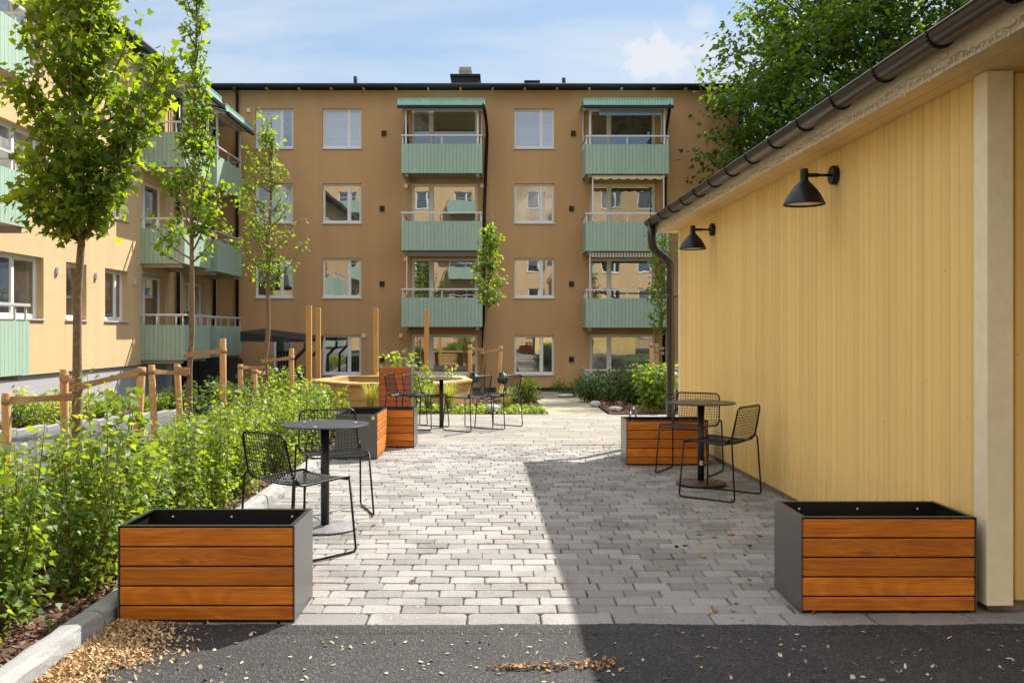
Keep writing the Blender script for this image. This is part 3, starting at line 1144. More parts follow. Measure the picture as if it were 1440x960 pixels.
    fm.box(cx(646), cx(663), ym - .25, ym + .35, cz(101.5), cz(97))
    f_ = fm.build('flue', M['tin'], rf)
    for px, t in ((500, 108), (793, 110)):
        vm = MB(); vm.tube([(cx(px), ym, ZR + .1), (cx(px), ym, cz(t))], .075, 10); vm.build('vent_pipe', M['roof'], rf)
    hm = MB(); hm.box(cx(739), cx(757), ym - .3, ym + .3, ZR + .1, cz(117)); hm.box(cx(737), cx(759), ym - .34, ym + .34, cz(118), cz(116.6)); hm.build('roof_hatch', M['roof'], rf)
    # downpipes
    for pts, r in (([(680, 147, 1.7), (684, 172, .9), (685, 190, .12), (681, 300, .12), (679.5, 556, .12)], .055),
                   ([(942, 148, 1.7), (940, 165, 1.0), (936.5, 185, .12), (935, 320, .12), (933, 556, .12)], .055),
                   ([(332, 126, .35), (333.5, 134, .12), (333.5, 160, .12), (333.5, 556, .12)], .055),
                   ([(1040.5, 126, .35), (1041, 140, .12), (1040, 556, .12)], .05)):
        dm = MB()
        dm.tube([(WX(a, YF - d), YF - d, WZ(b, YF - d)) for a, b, d in pts], r, 8)
        dm.build('downpipe', M['black'], far)
    # square black air vents, small white air valves
    for px in (540, 806):
        for py in (188, 293.5, 399, 505):
            vm = MB(); q = px - (2.5 if py > 250 else 0)
            FF.box(vm, fx(q - 3.2), fx(q + 3.2), fz_(py + 3.5), fz_(py - 3.5), .001, .06)
            vm.build('air_vent', M['black'], far)
    for px, py in ((570, 156), (571, 262), (678, 262), (678, 362), (456, 0), (564, 472), (512, 472), (350, 156), (570, 365)):
        if not py: continue
        vm = MB(); FF.box(vm, fx(px - 2.3), fx(px + 2.3), fz_(py + 2.6), fz_(py - 2.6), .001, .07)
        vm.build('air_valve', M['cream'], far)
    vm = MB(); FF.box(vm, fx(315), fx(326), fz_(160), fz_(151), .001, .05); vm.build('air_vent', M['black'], far)


far_building()

# ---- left apartment building (faces the courtyard, +X)
XL = -9.9
lef = thing('apartment_building', 'sunlit peach apartment building with green balconies and grey plinth along the left side', 'building', (XL, 20, gz(-9, 20)), base=(XL, 20, gz(-9, 20)))
LF = Facade('right', XL)


def left_building():
    S = 2.67
    zb, zt = -1.4, 8.95
    holes, wins = [], []
    for r in range(3):
        z = r * S
        for (a, b, lo, hi, sp, pn) in ((17.55, 20.15, 1.62, 2.95, (.30, .62), 'pane_dark'), (21.2, 22.25, 1.62, 2.95, (), 'pane_dark'), (23.3, 24.75, 1.62, 2.95, (.7,), 'pane_dark'),
                                       (25.72, 27.5, .9, 2.95, (.33,), 'pane_dark'), (29.4, 31.3, .9, 2.95, (.4,), 'pane_curtain'), (12.2, 14.6, .9, 2.95, (.4,), 'pane_dark')):
            if r == 2 and hi + z > 8.6: hi = 8.4 - z
            if a == 17.55 and r > 0: pn = 'pane_curtain'
            h = (a, b, lo + z, hi + z)
            holes.append(h); wins.append((h, sp, pn))
    mb = MB()
    y0, y1 = 4.0, YF - .003
    LF.wall(mb, y0, y1, .43, zt, holes, .22)
    mb.quad((XL - 10, y0, .43), (XL, y0, .43), (XL, y0, zt), (XL - 10, y0, zt))
    mb.quad((XL, y1, .43), (XL - 10, y1, .43), (XL - 10, y1, zt), (XL, y1, zt))
    mb.quad((XL - 10, y1, .43), (XL - 10, y0, .43), (XL - 10, y0, zt), (XL - 10, y1, zt))
    mb.quad((XL - .6, y0, .43), (XL - .6, y1, .43), (XL - .6, y1, zt), (XL - .6, y0, zt))
    mb.quad((XL - .2, y0, .43), (XL, y0, .43), (XL, y1, .43), (XL - .2, y1, .43))
    mb.build('wall', M['wall_orange'], lef)
    pm = MB()
    pm.box(XL - 9.9, XL - .07, y0 + .05, y1, zb, .428)
    pm.build('plinth', M['plinth'], lef)
    for h, sp, pn in wins:
        LF.window(lef, *h, .17, sp, pn, .075, name='balcony_door' if h[3] - h[2] > 1.7 else 'window', sill=h[3] - h[2] < 1.7)
    for r in range(3):
        z = .56 + r * S
        can = (8.62, .40, .12) if r == 2 else None
        LF.balcony(lef, 13.6, 16.95, z, 1.3, .97, .32, None)
        LF.balcony(lef, 25.62, 27.9, z, 1.2, .97, .31, can)
        LF.balcony(lef, 28.9, 31.75, z, 1.1, .97, .31, can)
    # downpipes behind the balconies
    for y in (28.35, 31.98):
        dm = MB(); dm.tube([(XL + .1, y, 8.7), (XL + .1, y, -.6)], .06, 8); dm.build('downpipe', M['black'], lef)
    # small wall valves
    for r in range(3):
        for y, z in ((20.75, 2.72), (22.75, 2.72), (25.15, 2.72)):
            vm = MB(); LF.box(vm, y - .05, y + .05, z - .09 + r * S, z + .07 + r * S, .001, .06); vm.build('air_valve', M['rail'], lef)
    rm = MB()
    rm.box(XL - 10.4, XL + .42, y0 - .4, y1 - .1, zt, zt + .10)
    V = [(XL + .42, y0 - .4, zt + .102), (XL + .42, y1 - .1, zt + .102), (XL - 5, y1 - .1, zt + 1.2), (XL - 5, y0 - .4, zt + 1.2), (XL - 10.4, y1 - .1, zt + .102), (XL - 10.4, y0 - .4, zt + .102)]
    rm.add(V, [(0, 1, 2, 3), (3, 2, 4, 5), (0, 3, 5), (1, 4, 2)])
    rf = rm.build('roof', M['roof'], lef)
    gm = MB(); gm.tube([(XL + .49, y0 - .4, zt + .03), (XL + .49, y1 - .2, zt + .03)], .08, 8); gm.build('gutter', M['black'], rf)


left_building()


# ---- the building across the yard that the windows mirror
def mirrored_building():
    Y = -11.0
    r = thing('apartment_building', 'sunlit orange apartment building mirrored in the windows, behind the photographer', 'building', (0, Y, 0), base=(0, Y, 0))
    B_ = Facade('back', Y)
    holes = []
    wn = []
    for k in range(5):
        z = .9 + k * 2.66
        for u in (-16, -13.2, -9.6, -6.8, -3.6, -.6, 2.4, 5.4, 8.6, 11.6):
            h = (u, u + 1.5, z, z + 1.4)
            holes.append(h)
    mb = MB()
    B_.wall(mb, -18, 16, -.1, 14.2, holes, .12)
    mb.quad((-18, Y - .5, 0), (16, Y - .5, 0), (16, Y - .5, 14.2), (-18, Y - .5, 14.2))
    mb.build('wall', M['wall_orange'], r)
    for h in holes: B_.window(r, *h, .08, (.68,), 'pane_dark')
    for u in (-13.6, -4.0, 5.0):
        for k in range(1, 5): B_.balcony(r, u, u + 2.8, .4 + k * 2.66, 1.2)
    rm = MB(); rm.box(-18.3, 16.3, Y - 10, Y + .4, 14.2, 14.4)
    rm.build('roof', M['roof'], r)


mirrored_building()


# ------------------------------------------------------------------ yellow shed on the right
SH_RZ = math.atan(24 / 1300)
XS, SY0, SY1 = 2.419, 4.35, 11.2
_b = Vector((XS, SY0, 0)); _b.rotate(Matrix.Rotation(SH_RZ, 3, 'Z'))
shed = thing('garden_shed', 'pale yellow board-clad outbuilding with brown gutter and deep eaves along the right side', 'shed', tuple(_b), SH_RZ, base=(XS, SY0, 0))


def shed_building():
    ZS = 2.567
    mb = MB()
    y = SY0 + .09
    while y < SY1 - .1:
        w = random.choice([.07, .095, .095, .12])
        y2 = min(y + w, SY1 - .1)
        x_ = XS + random.uniform(-.001, .001)
        # board with chamfered long edges
        c = .009
        V = [(x_ + .02, y + .001, .05), (x_ + c, y + .001, .05), (x_, y + .001 + c, .05), (x_, y2 - .001 - c, .05), (x_ + c, y2 - .001, .05), (x_ + .02, y2 - .001, .05)]
        V = V + [(a, b, ZS) for a, b, _ in V]
        Fc = [(i, i + 1, i + 7, i + 6)[::-1] for i in range(5)] + [(0, 1, 2, 3, 4, 5)]
        mb.add(V, Fc)
        y = y2
    mb.box(XS + .021, XS + .06, SY0, SY1, .05, ZS)
    x = XS + .13
    while x < 8.2:
        w = random.choice([.095, .12])
        mb.bbox(x + .001, x + w - .001, SY0 + .012, SY0 + .032, .05, ZS, .005)
        x += w
    mb.box(XS + .06, 8.2, SY0 + .033, SY0 + .06, .05, ZS)
    mb.box(XS + .061, 8.2, SY1 - .06, SY1, .05, ZS)
    mb.box(8.2, 8.26, SY0, SY1, .05, ZS)
    wl = mb.build('wall', M['shed'], shed)
    pm = MB(); pm.box(XS + .012, 8.2, SY0 + .04, SY1 - .01, -.1, .048); pm.build('plinth', simple('shed_plinth', (.20, .165, .11), .9, nscale=10, nvar=.4), shed)
    cp = MB(); cp.bbox(XS - .03, XS + .098, SY0 - .03, SY0 + .088, .038, ZS - .001, .004); cp.build('corner_post', M['cream'], shed)
    cp = MB(); cp.bbox(XS - .014, XS + .02, SY1 - .098, SY1 + .015, .05, ZS - .001, .003); cp.build('corner_board', M['cream'], shed)
    # soffit and fascia
    sm = MB()
    sm.box(2.205, 2.312, 2.6, 11.5, ZS, ZS + .02)
    sm.box(2.317, XS + .03, 2.6, 11.5, ZS + .0005, ZS + .02)
    x = XS + .035
    while x < 8.4:
        sm.box(x, x + .115, 2.6, SY0 + .05, ZS + .0005, ZS + .02); x += .12
    sm.build('soffit', M['soffit'], shed)
    fm = MB(); fm.box(2.18, 2.204, 2.58, 11.52, ZS - .012, ZS + .155); fm.build('fascia', M['fascia'], shed)
    # roof
    rm = MB()
    ze, zr, xr = 2.725, 4.05, 5.4
    for d in (0, .05):
        pass
    rm.add([(2.10, 2.56, ze), (2.10, 11.55, ze), (xr, 11.55, zr), (xr, 2.56, zr), (8.7, 11.55, ze), (8.7, 2.56, ze),
            (2.10, 2.56, ze - .04), (2.10, 11.55, ze - .04), (xr, 11.55, zr - .04), (xr, 2.56, zr - .04), (8.7, 11.55, ze - .04), (8.7, 2.56, ze - .04)],
           [(0, 3, 2, 1), (3, 5, 4, 2), (6, 7, 8, 9), (9, 8, 10, 11), (0, 1, 7, 6), (4, 5, 11, 10), (0, 6, 9, 3), (3, 9, 11, 5), (1, 2, 8, 7), (2, 4, 10, 8)])
    rf = rm.build('roof', M['roof'], shed)
    gm = MB()
    gm.add([(2.3, 2.58, ZS + .1), (8.5, 2.58, ZS + .1), (xr, 2.58, zr - .06), (2.3, 11.5, ZS + .1), (8.5, 11.5, ZS + .1), (xr, 11.5, zr - .06)], [(0, 1, 2), (5, 4, 3)])
    gm.build('gable', M['shed'], shed)
    # half-round gutter with brackets
    gx, gzc, gr = 2.115, 2.705, .062
    gm = MB()
    V, Fc = [], []
    na = 12
    ring_ = [(gx + gr * math.cos(math.pi + math.pi * i / na), gzc + gr * math.sin(math.pi + math.pi * i / na)) for i in range(na + 1)]
    inner = [(gx + (gr - .004) * math.cos(math.pi + math.pi * i / na), gzc + (gr - .004) * math.sin(math.pi + math.pi * i / na)) for i in range(na, -1, -1)]
    pr = ring_ + inner
    n = len(pr)
    V = [(a, 2.5, b) for a, b in pr] + [(a, 11.55, b) for a, b in pr]
    Fc = [(i, (i + 1) % n, n + (i + 1) % n, n + i) for i in range(n)]
    gm.add(V, Fc, True)
    gm.tube([(gx - gr, 2.5, gzc + .003), (gx - gr, 11.55, gzc + .003)], .008, 6)
    gt = gm.build('gutter', M['gutter'], shed)
    md = gt.modifiers.new('edge', 'EDGE_SPLIT'); md.split_angle = math.radians(50)
    y = 3.05
    bm_ = MB()
    while y < 11.5:
        bm_ = MB()
        pts = [(gx + (gr + .004) * math.cos(a), y, gzc + (gr + .004) * math.sin(a)) for a in [math.pi + math.pi * i / 10 for i in range(11)]]
        pts = [(pts[0][0], y, gzc + .012)] + pts
        for p, q in zip(pts, pts[1:]): bm_.bar(p, q, .02, .006, up=(0, 1, 0)) if False else bm_.tube([p, q], .0075, 5)
        bm_.build('gutter_bracket', M['black'], gt)
        y += .585
    # end cap and swan-neck downpipe
    em = MB()
    em.lathe([(.0, 0), (.064, 0), (.064, .012), (0, .012)], (0, 0, 0), 20)
    em.v = [(gx + a, 11.55 + c, gzc - abs(b) if b < 0 else gzc) for a, b, c in em.v]
    em.build('end_cap', M['gutter'], gt)
    dm = MB()
    pts = [(gx, 11.40, 2.66), (gx, 11.40, 2.47), (gx + .01, 11.40, 2.40), (gx + .05, 11.40, 2.33), (gx + .17, 11.40, 2.24), (gx + .22, 11.40, 2.19), (gx + .235, 11.40, 2.12), (gx + .235, 11.40, .05)]
    dm.tube(pts, .05, 14)
    for z in (2.36, 2.21, 1.75, .5):
        if z > 2.1: continue
        dm.tube([(gx + .235, 11.40, z), (gx + .235, 11.40, z + .05)], .056, 14)
    dm.box(gx + .28, XS + .1, 11.385, 11.41, 1.76, 1.785)
    dm.build('downpipe', M['gutter'], shed)


shed_building()


def shed_pt(x, y, z):
    v = Vector((x, y, z)); v.rotate(Matrix.Rotation(SH_RZ, 3, 'Z'))
    return v


def wall_lamp(y, z, label):
    t = thing('wall_lamp', label, 'lamp', tuple(shed_pt(XS, y, z)), SH_RZ, 'wall lamps on the yellow shed')
    mb = MB()
    mb.lathe([(0, 0), (.062, 0), (.066, .006), (.066, .036), (.060, .042), (0, .042)], n=10)
    mb.v = [(-c, a, b) for a, b, c in mb.v]
    mb.f = [f[::-1] for f in mb.f]
    mb.s = [False] * len(mb.s)
    mo = mb.build('mount', M['black'], t); bevel(mo, .003, 1)
    sx = -.222
    am = MB(); am.tube([(-.04, 0, 0), (-.13, 0, 0)], .010, 10); am.tube([(-.125, 0, 0), (sx + .02, 0, 0)], .014, 10); am.build('arm', M['black'], t)
    sm = MB()
    prof = [(.0, .042), (.024, .042), (.026, .038), (.026, -.012), (.028, -.035), (.040, -.052), (.064, -.076), (.089, -.106), (.108, -.136), (.123, -.165), (.134, -.188), (.138, -.197), (.138, -.203),
            (.132, -.203), (.130, -.192), (.117, -.163), (.080, -.106), (.03, -.06), (0, -.055)]
    sm.lathe(prof, (sx, 0, 0), 40); so = sm.build('shade', M['black'], t)
    md = so.modifiers.new('edge', 'EDGE_SPLIT'); md.split_angle = math.radians(60)
    dm = MB(); dm.lathe([(0, -.186), (.08, -.186), (.126, -.188), (.127, -.192), (0, -.198)], (sx, 0, 0), 32); dm.build('diffuser', M['lamp_glass'], t)
    return t


wall_lamp(6.24, 2.396, 'larger-looking black bell-shaped wall lamp, the nearer one on the yellow wall')
wall_lamp(9.54, 2.392, 'farther black bell-shaped wall lamp near the downpipe end of the yellow wall')


def fairy_lights():
    t = thing('string_lights', 'string of small pale fairy lights tangled along the shed fascia', 'string lights', tuple(shed_pt(2.17, 3.0, 2.57)), SH_RZ, base=(2.17, 3.0, 2.57))
    rr = random.Random(5)
    wm, bm_ = MB(), MB()
    for strand in range(3):
        pts = []
        wz = 0
        y = 3.0
        while y < 11.5:
            wz = .6 * (wz if y > 3.0 else 0) + rr.uniform(-.009, .012)
            pts.append((2.174 - rr.uniform(.0, .006), y, 2.572 + strand * .012 + wz + .008 * math.sin(y * 5 + strand * 2)))
            y += rr.uniform(.035, .07)
        wm.tube(pts, .0016, 4)
        for p in pts[::1]:
            d = Vector((rr.uniform(-.22, .05), rr.uniform(-.7, .7), rr.choice([-1, -1, -.7, .8]) * rr.uniform(.5, 1))).normalized()
            q = Vector(p) + d * rr.uniform(.016, .036)
            bm_.tube([p, Vector(p).lerp(q, .6), q], [.0014, .0028, .0022], 4)
    w = wm.build('cable', M['cable'], t)
    b = bm_.build('bulbs', M['bulb'], t); b['kind'] = 'stuff'


fairy_lights()


# ------------------------------------------------------------------ planters
def make_planter():
    W, Dp, H = .83, .42, .455
    t = thing('wooden_planter', 'planter', 'planter', group='low planters of stained boards')
    x0, x1, y0, y1 = -W / 2, W / 2, 0, Dp
    for s, nm in ((y0, 'front_cladding'), (y1, 'rear_cladding')):
        mb = MB()
        z = .012
        hs = [.070, .092, .092, .092, .092]
        for h in hs:
            a, b = (s, s + .022) if s == y0 else (s - .022, s)
            mb.bbox(x0 + .008, x1 - .008, a, b, z + .0034, z + h - .0034, .004)
            z += h
        mb.build(nm, M['stain'], t)
    for s in (-1, 1):
        mb = MB()
        xa = x0 if s < 0 else x1 - .006
        mb.bbox(xa, xa + .006, y0 - .003, y1 + .003, .004, .457, .0015)
        mb.build('side_panel', M['planter_steel'], t)
    lm = MB()
    i = .0225
    # rim flanges
    lm.box(x0 + .0065, x1 - .0065, y0 + .0005, y0 + .026, .4525, .4575)
    lm.box(x0 + .0065, x1 - .0065, y1 - .026, y1 - .0005, .4525, .4575)
    lm.box(x0 + .0065, x0 + .026, y0 + .026, y1 - .026, .4525, .4575)
    lm.box(x1 - .026, x1 - .0065, y0 + .026, y1 - .026, .4525, .4575)
    # inner box and base
    xa, xb, ya, yb = x0 + .0065, x1 - .0065, y0 + .0225, y1 - .0225
    lm.box(xa, xb, ya, ya + .003, .01, .4525); lm.box(xa, xb, yb - .003, yb, .01, .4525)
    lm.box(xa, xa + .003, ya + .003, yb - .003, .01, .4525); lm.box(xb - .003, xb, ya + .003, yb - .003, .01, .4525)
    lm.box(xa + .003, xb - .003, ya + .003, yb - .003, .06, .066)
    lm.box(x0 + .02, x1 - .02, y0 + .02, y1 - .02, .0, .0095)
    li = lm.build('liner', M['liner'], t)
    for x in (x0 + .12, x0 + .42, x1 - .1):
        rm = MB(); rm.lathe([(0, .003), (.006, .002), (.007, 0)], n=8)
        rm.v = [(x + a, yb - .0031 - c, .42 + b) for a, b, c in rm.v]
        rm.build('rivet', M['rivet'], li)
    return t


pl = make_planter()
pl.location = (WX(290, 4.227), 4.227, 0); pl.scale = (.975,) * 3
pl['label'] = 'large empty wooden planter at front left beside the granite kerb, sunlit steel end'
dup(pl, (WX(1250, 4.367), 4.367, 0), 0, 'large empty wooden planter at front right against the yellow wall, dark steel end')
p2 = dup(pl, (-1.262, 9.66 + .43, 0), math.radians(90), 'planter turned end-on behind the left table, dark steel end facing the viewer', scale=1.03)
st = MB(); st.box(-.417, -.415, .025, .055, .405, .44)
s_ = st.build('sticker', M['sticker'], p2, off=(0, 0, 0))
dup(pl, (WX(533.5, 10.65), 10.65, 0), math.radians(-1), 'planter with bright boards standing behind the end-on planter', scale=.965)
dup(pl, (WX(938.3, 9.23), 9.23, 0), 0, 'planter behind the right table and chairs in the shed shadow', scale=.985)


def tall_planter():
    x, y, w, h = WX(555.5, 14.2), 14.2, .49, .78
    t = thing('tall_planter', 'tall narrow reddish board planter behind the far left chairs', 'planter', (x, y, 0), base=(x, y, 0))
    mb = MB()
    rw = wood('red_planter_board', (.46, .13, .035), (.30, .065, .017), 0, .45)
    for a, nm in ((y, 'front_cladding'), (y + w - .022, 'rear_cladding')):
        mb = MB()
        z = .02
        for k in range(9):
            mb.bbox(x - w / 2 + .006, x + w / 2 - .006, a, a + .022, z + .002, z + .082, .003); z += .0845
        mb.build(nm, rw, t)
    for s in (-1, 1):
        mb = MB(); mb.bbox(x + s * w / 2 - (.006 if s > 0 else 0), x + s * w / 2 + (.006 if s < 0 else 0), y - .002, y + w + .002, .01, h + .003, .0015); mb.build('side_panel', M['planter_steel'], t)
    mb = MB(); mb.box(x - w / 2 + .008, x + w / 2 - .008, y + .024, y + w - .024, .02, h - .06); mb.build('soil', M['soil'], t)
    return t


tall_planter()


# ------------------------------------------------------------------ tables and chairs
def cafe_table(x, y, z, label, rusty=False, extras=0):
    t = thing('cafe_table', label, 'table', (x, y, z), group='round bistro tables')
    mb = MB()
    mb.lathe([(0, .700), (.292, .700), (.299, .703), (.30, .707), (.297, .711), (0, .712)], n=56)
    mb.lathe([(.1, .688), (.1, .7), (0, .7)], n=24)
    tp = mb.build('tabletop', M['table'], t)
    md = tp.modifiers.new('e', 'EDGE_SPLIT'); md.split_angle = math.radians(35)
    pm = MB(); pm.tube([(0, 0, .02), (0, 0, .69)], .029, 20); pm.build('pole', M['table'], t)
    bm_ = MB(); bm_.lathe([(0, .002), (.212, .002), (.216, .006), (.216, .014), (.208, .019), (.05, .022), (.032, .03), (0, .03)], n=48)
    b = bm_.build('base', M['rust'] if rusty else M['table_base'], t)
    md = b.modifiers.new('e', 'EDGE_SPLIT'); md.split_angle = math.radians(35)
    for k in range(3):
        a = extras + k * 2.094
        sm = MB(); sm.lathe([(0, .0145), (.009, .0145), (.010, .0125), (.010, .0118)], (.21 * math.cos(a), .21 * math.sin(a), .70), 12)
        sm.build('bolt_cap', M['sticker'], tp)
    if rusty:
        lm = MB(); n = 8
        V = []
        for k in range(n + 1):
            a = math.radians(-125 + 60 * k / n)
            V += [(.0298 * math.cos(a), .0298 * math.sin(a), .165), (.0298 * math.cos(a), .0298 * math.sin(a), .205)]
        lm.add(V, [(2 * k, 2 * k + 2, 2 * k + 3, 2 * k + 1) for k in range(n)], True)
        lm.build('sticker', M['sticker'], t)
    return t


cafe_table(WX(457, 6.26), 6.26, 0, 'sunlit round black cafe table beside the hedge, speckled base', extras=.4)
cafe_table(WX(985.6, 8.06), 8.06, .01, 'round cafe table in the shade of the yellow wall, rusty base', True, extras=1.3)
cafe_table(WX(620.7, 12.86), 12.86, -.02, 'far round cafe table in front of the pine bench')


def catmull(pts, n):
    P = [Vector(p) for p in pts]
    P = [P[0] * 2 - P[1]] + P + [P[-1] * 2 - P[-2]]
    out = []
    for i in range(1, len(P) - 2):
        for k in range(n):
            t = k / n
            a, b, c, d = P[i - 1], P[i], P[i + 1], P[i + 2]
            out.append(.5 * ((2 * b) + (c - a) * t + (2 * a - 5 * b + 4 * c - d) * t * t + (3 * b - a - 3 * c + d) * t ** 3))
    out.append(P[-2])
    return out


def round_corners(pts, r, n=4):
    P = [Vector(p) for p in pts]
    out = [P[0]]
    for i in range(1, len(P) - 1):
        a, b, c = P[i - 1], P[i], P[i + 1]
        d1 = (a - b); d2 = (c - b)
        rr = min(r, d1.length * .45, d2.length * .45)
        s, e = b + d1.normalized() * rr, b + d2.normalized() * rr
        for k in range(n + 1):
            t = k / n
            out.append(s * (1 - t) ** 2 + b * 2 * t * (1 - t) + e * t * t)
    out.append(P[-1])
    return out


def make_chair():
    t = thing('wire_chair', 'chair', 'chair', group='black wire mesh chairs')
    # side profile of the shell: front lip, seat, bend, back
    prof2 = [(.225, .435), (.212, .452), (.185, .458), (.06, .452), (-.06, .444), (-.13, .442), (-.170, .452), (-.197, .482), (-.212, .53), (-.232, .62), (-.255, .738)]
    prof = catmull([(0, a, b) for a, b in prof2], 5)
    # even spacing
    L = [0]
    for a, b in zip(prof, prof[1:]): L.append(L[-1] + (b - a).length)
    def at(s):
        for i in range(len(L) - 1):
            if L[i + 1] >= s: return prof[i].lerp(prof[i + 1], (s - L[i]) / max(1e-6, L[i + 1] - L[i]))
        return prof[-1]
    tot = L[-1]
    sb = .475           # where the seat turns into the back
    def hw(s):          # half width with rounded ends
        e = min(s, tot - s)
        w = .222 - .012 * max(0, s - sb) / (tot - sb)
        r = .045
        if e < r: w -= r - math.sqrt(max(0, r * r - (r - e) ** 2))
        return w
    def seg(s0, s1, name):
        mb = MB()
        n = 18
        for i in range(1, n):
            f = -1 + 2 * i / n
            S = [s0 + (s1 - s0) * k / 14 for k in range(15)]
            pts = []
            for s in S:
                p = at(s)
                if abs(f) * .222 > hw(s): continue
                pts.append((f * .222, p.y, p.z - .012 * (1 - f * f) * (1 if s < sb else .2)))
            if len(pts) > 1: mb.tube(pts, .0020, 4, cap=False)
        s = s0 + .012
        while s < s1:
            p = at(s); w = hw(s)
            pts = [(w * k / 6, p.y, p.z - .012 * (1 - (k / 6) ** 2) * (1 if s < sb else .2)) for k in range(-6, 7)]
            mb.tube(pts, .0020, 4, cap=False)
            s += .0235
        return mb.build(name, M['wire'], t)
    seg(0, sb, 'seat')
    seg(sb, tot, 'backrest')
    # rim rod round the shell
    left, right = [], []
    n = 44
    for k in range(n + 1):
        s = tot * (.5 - .5 * math.cos(math.pi * k / n)); p = at(s); w = hw(s)
        left.append((-w, p.y, p.z)); right.append((w, p.y, p.z))
    mb = MB(); mb.tube(left + right[::-1], .0068, 7, closed=True)
    mb.build('rim', M['wire'], t)
    for sd in (-1, 1):
        mb = MB()
        pts = [(sd * .215, -.150, .447), (sd * .236, -.20, .492), (sd * .243, -.216, .468), (sd * .252, -.245, .007), (sd * .252, .235, .007), (sd * .222, .208, .448)]
        mb.tube(round_corners(pts, .03), .0072, 7)
        mb.build('sled_leg', M['wire'], t)
    return t


ch0 = make_chair()
CHAIRS = [
    ((-1.20, 5.57), (.66, .75), 'sunlit wire chair left of the near left table, its back to the hedge'),
    ((-1.21, 6.80), (.34, -.94), 'wire chair behind the near left table, in front of the end-on planter'),
    ((1.806, 7.52), (-.78, .63), 'wire chair nearest the yellow wall, seen from its side at the shaded table'),
    ((1.82, 8.77), (-.5, -.86), 'wire chair behind the shaded table, in front of a planter'),
    ((-1.28, 12.95), (.97, -.2), 'far wire chair at left end of the far table, directly before the tall reddish planter'),
    ((-1.00, 12.80), (.9, -.43), 'far wire chair just left of the far table pole, facing right'),
    ((-.41, 12.58), (-.82, .57), 'far wire chair just right of the far table pole, facing left'),
    ((.01, 12.90), (-.86, .5), 'rightmost far wire chair, behind the other right-hand chair of the far table'),
]
for i, (xy, d, lb) in enumerate(CHAIRS):
    rz = math.atan2(-d[0], d[1])
    loc = (xy[0], xy[1], .003 if xy[1] < 10.9 else gz(*xy) + .004)
    if i == 0:
        ch0.location = loc; ch0.rotation_euler = (0, 0, rz); ch0['label'] = lb
    else:
        dup(ch0, loc, rz, lb)


# ------------------------------------------------------------------ pine bench with posts
def pine_bench():
    zt = .366
    P = [(-3.81, 18.7), (-2.82, 17.4), (-1.05, 17.45), (-.50, 18.7), (-.75, 20.6), (-3.5, 20.7)]
    c = (sum(p[0] for p in P) / 6, sum(p[1] for p in P) / 6)
    t = thing('pine_bench', 'low six-sided pale pine raised bed with a wide bench top', 'bench', (c[0], c[1], gz(*c)), base=(c[0], c[1], gz(*c)))
    mb, tb = MB(), MB()
    for i in range(6):
        a, b = Vector((*P[i], 0)), Vector((*P[(i + 1) % 6], 0))
        d = (b - a).normalized(); n_ = Vector((d.y, -d.x, 0))
        if n_.dot(a - Vector((*c, 0))) < 0: n_ = -n_
        for k in range(4):
            z = zt - .045 - .145 * (k + 1)
            mb.bar(a - n_ * .06 + Vector((0, 0, z + .07)), b - n_ * .06 + Vector((0, 0, z + .07)), .03, .139)
        # bench top: two boards per side
        inn = .42
        ci = Vector((*c, 0))
        for lo, hi in ((0, .48), (.52, 1.0)):
            A0 = a.lerp(ci, inn / (a - ci).length * lo); B0 = b.lerp(ci, inn / (b - ci).length * lo)
            A1 = a.lerp(ci, inn / (a - ci).length * hi); B1 = b.lerp(ci, inn / (b - ci).length * hi)
            tb.prism([(A0 + d * .004).to_2d()[:], (B0 - d * .004).to_2d()[:], (B1 - d * .004).to_2d()[:], (A1 + d * .004).to_2d()[:]], zt - .04, zt)
    mb.build('side_boards', M['pine'], t)
    tb.build('bench_top', M['pine'], t)
    # inner lining
    ib = MB()
    Q = [tuple(Vector((*p, 0)).lerp(Vector((*c, 0)), .42 / (Vector((*p, 0)) - Vector((*c, 0))).length).to_2d()) for p in P]
    for i in range(6):
        a, b = Q[i], Q[(i + 1) % 6]
        ib.bar((a[0], a[1], .08), (b[0], b[1], .08), .03, .48)
    ib.build('inner_lining', M['pine'], t)
    sb = MB(); sb.prism(Q, -.1, .12); sb.build('soil', M['soil'], t)
    return t


pine_bench()
for k, (px, top, Y, lb) in enumerate(((434.5, 430, 18.35, 'leftmost pine post, standing in front of the bench corner'),
                                      (447.5, 433, 20.9, 'pine post second from left, behind the bench corner'),
                                      (528.5, 433.5, 20.9, 'pine post behind the tall reddish planter'),
                                      (600, 435, 20.9, 'rightmost pine post, before the ground floor balcony window'))):
    x = WX(px, Y)
    mb = MB(); w = .052
    mb.bbox(x - w, x + w, Y - w, Y + w, gz(x, Y) - .1, WZ(top, Y), .006)
    tag(mb.build('timber_post', M['pine_post']), lb, 'post', 'square pine posts round the bench')


# ------------------------------------------------------------------ vegetation
MAPLE = [(0, 0), (.20, .06), (.46, -.02), (.36, .24), (.60, .46), (.28, .52), (.20, .72), (0, 1.0), (-.20, .72), (-.28, .52), (-.60, .46), (-.36, .24), (-.46, -.02), (-.20, .06)]
OVAL = [(0, 0), (.26, .25), (.30, .55), (0, 1.0), (-.30, .55), (-.26, .25)]
DIAM = [(0, 0), (.34, .45), (0, 1.0), (-.34, .45)]
LOBE = [(0, 0), (.30, .12), (.42, .42), (.20, .55), (0, 1.0), (-.20, .55), (-.42, .42), (-.30, .12)]


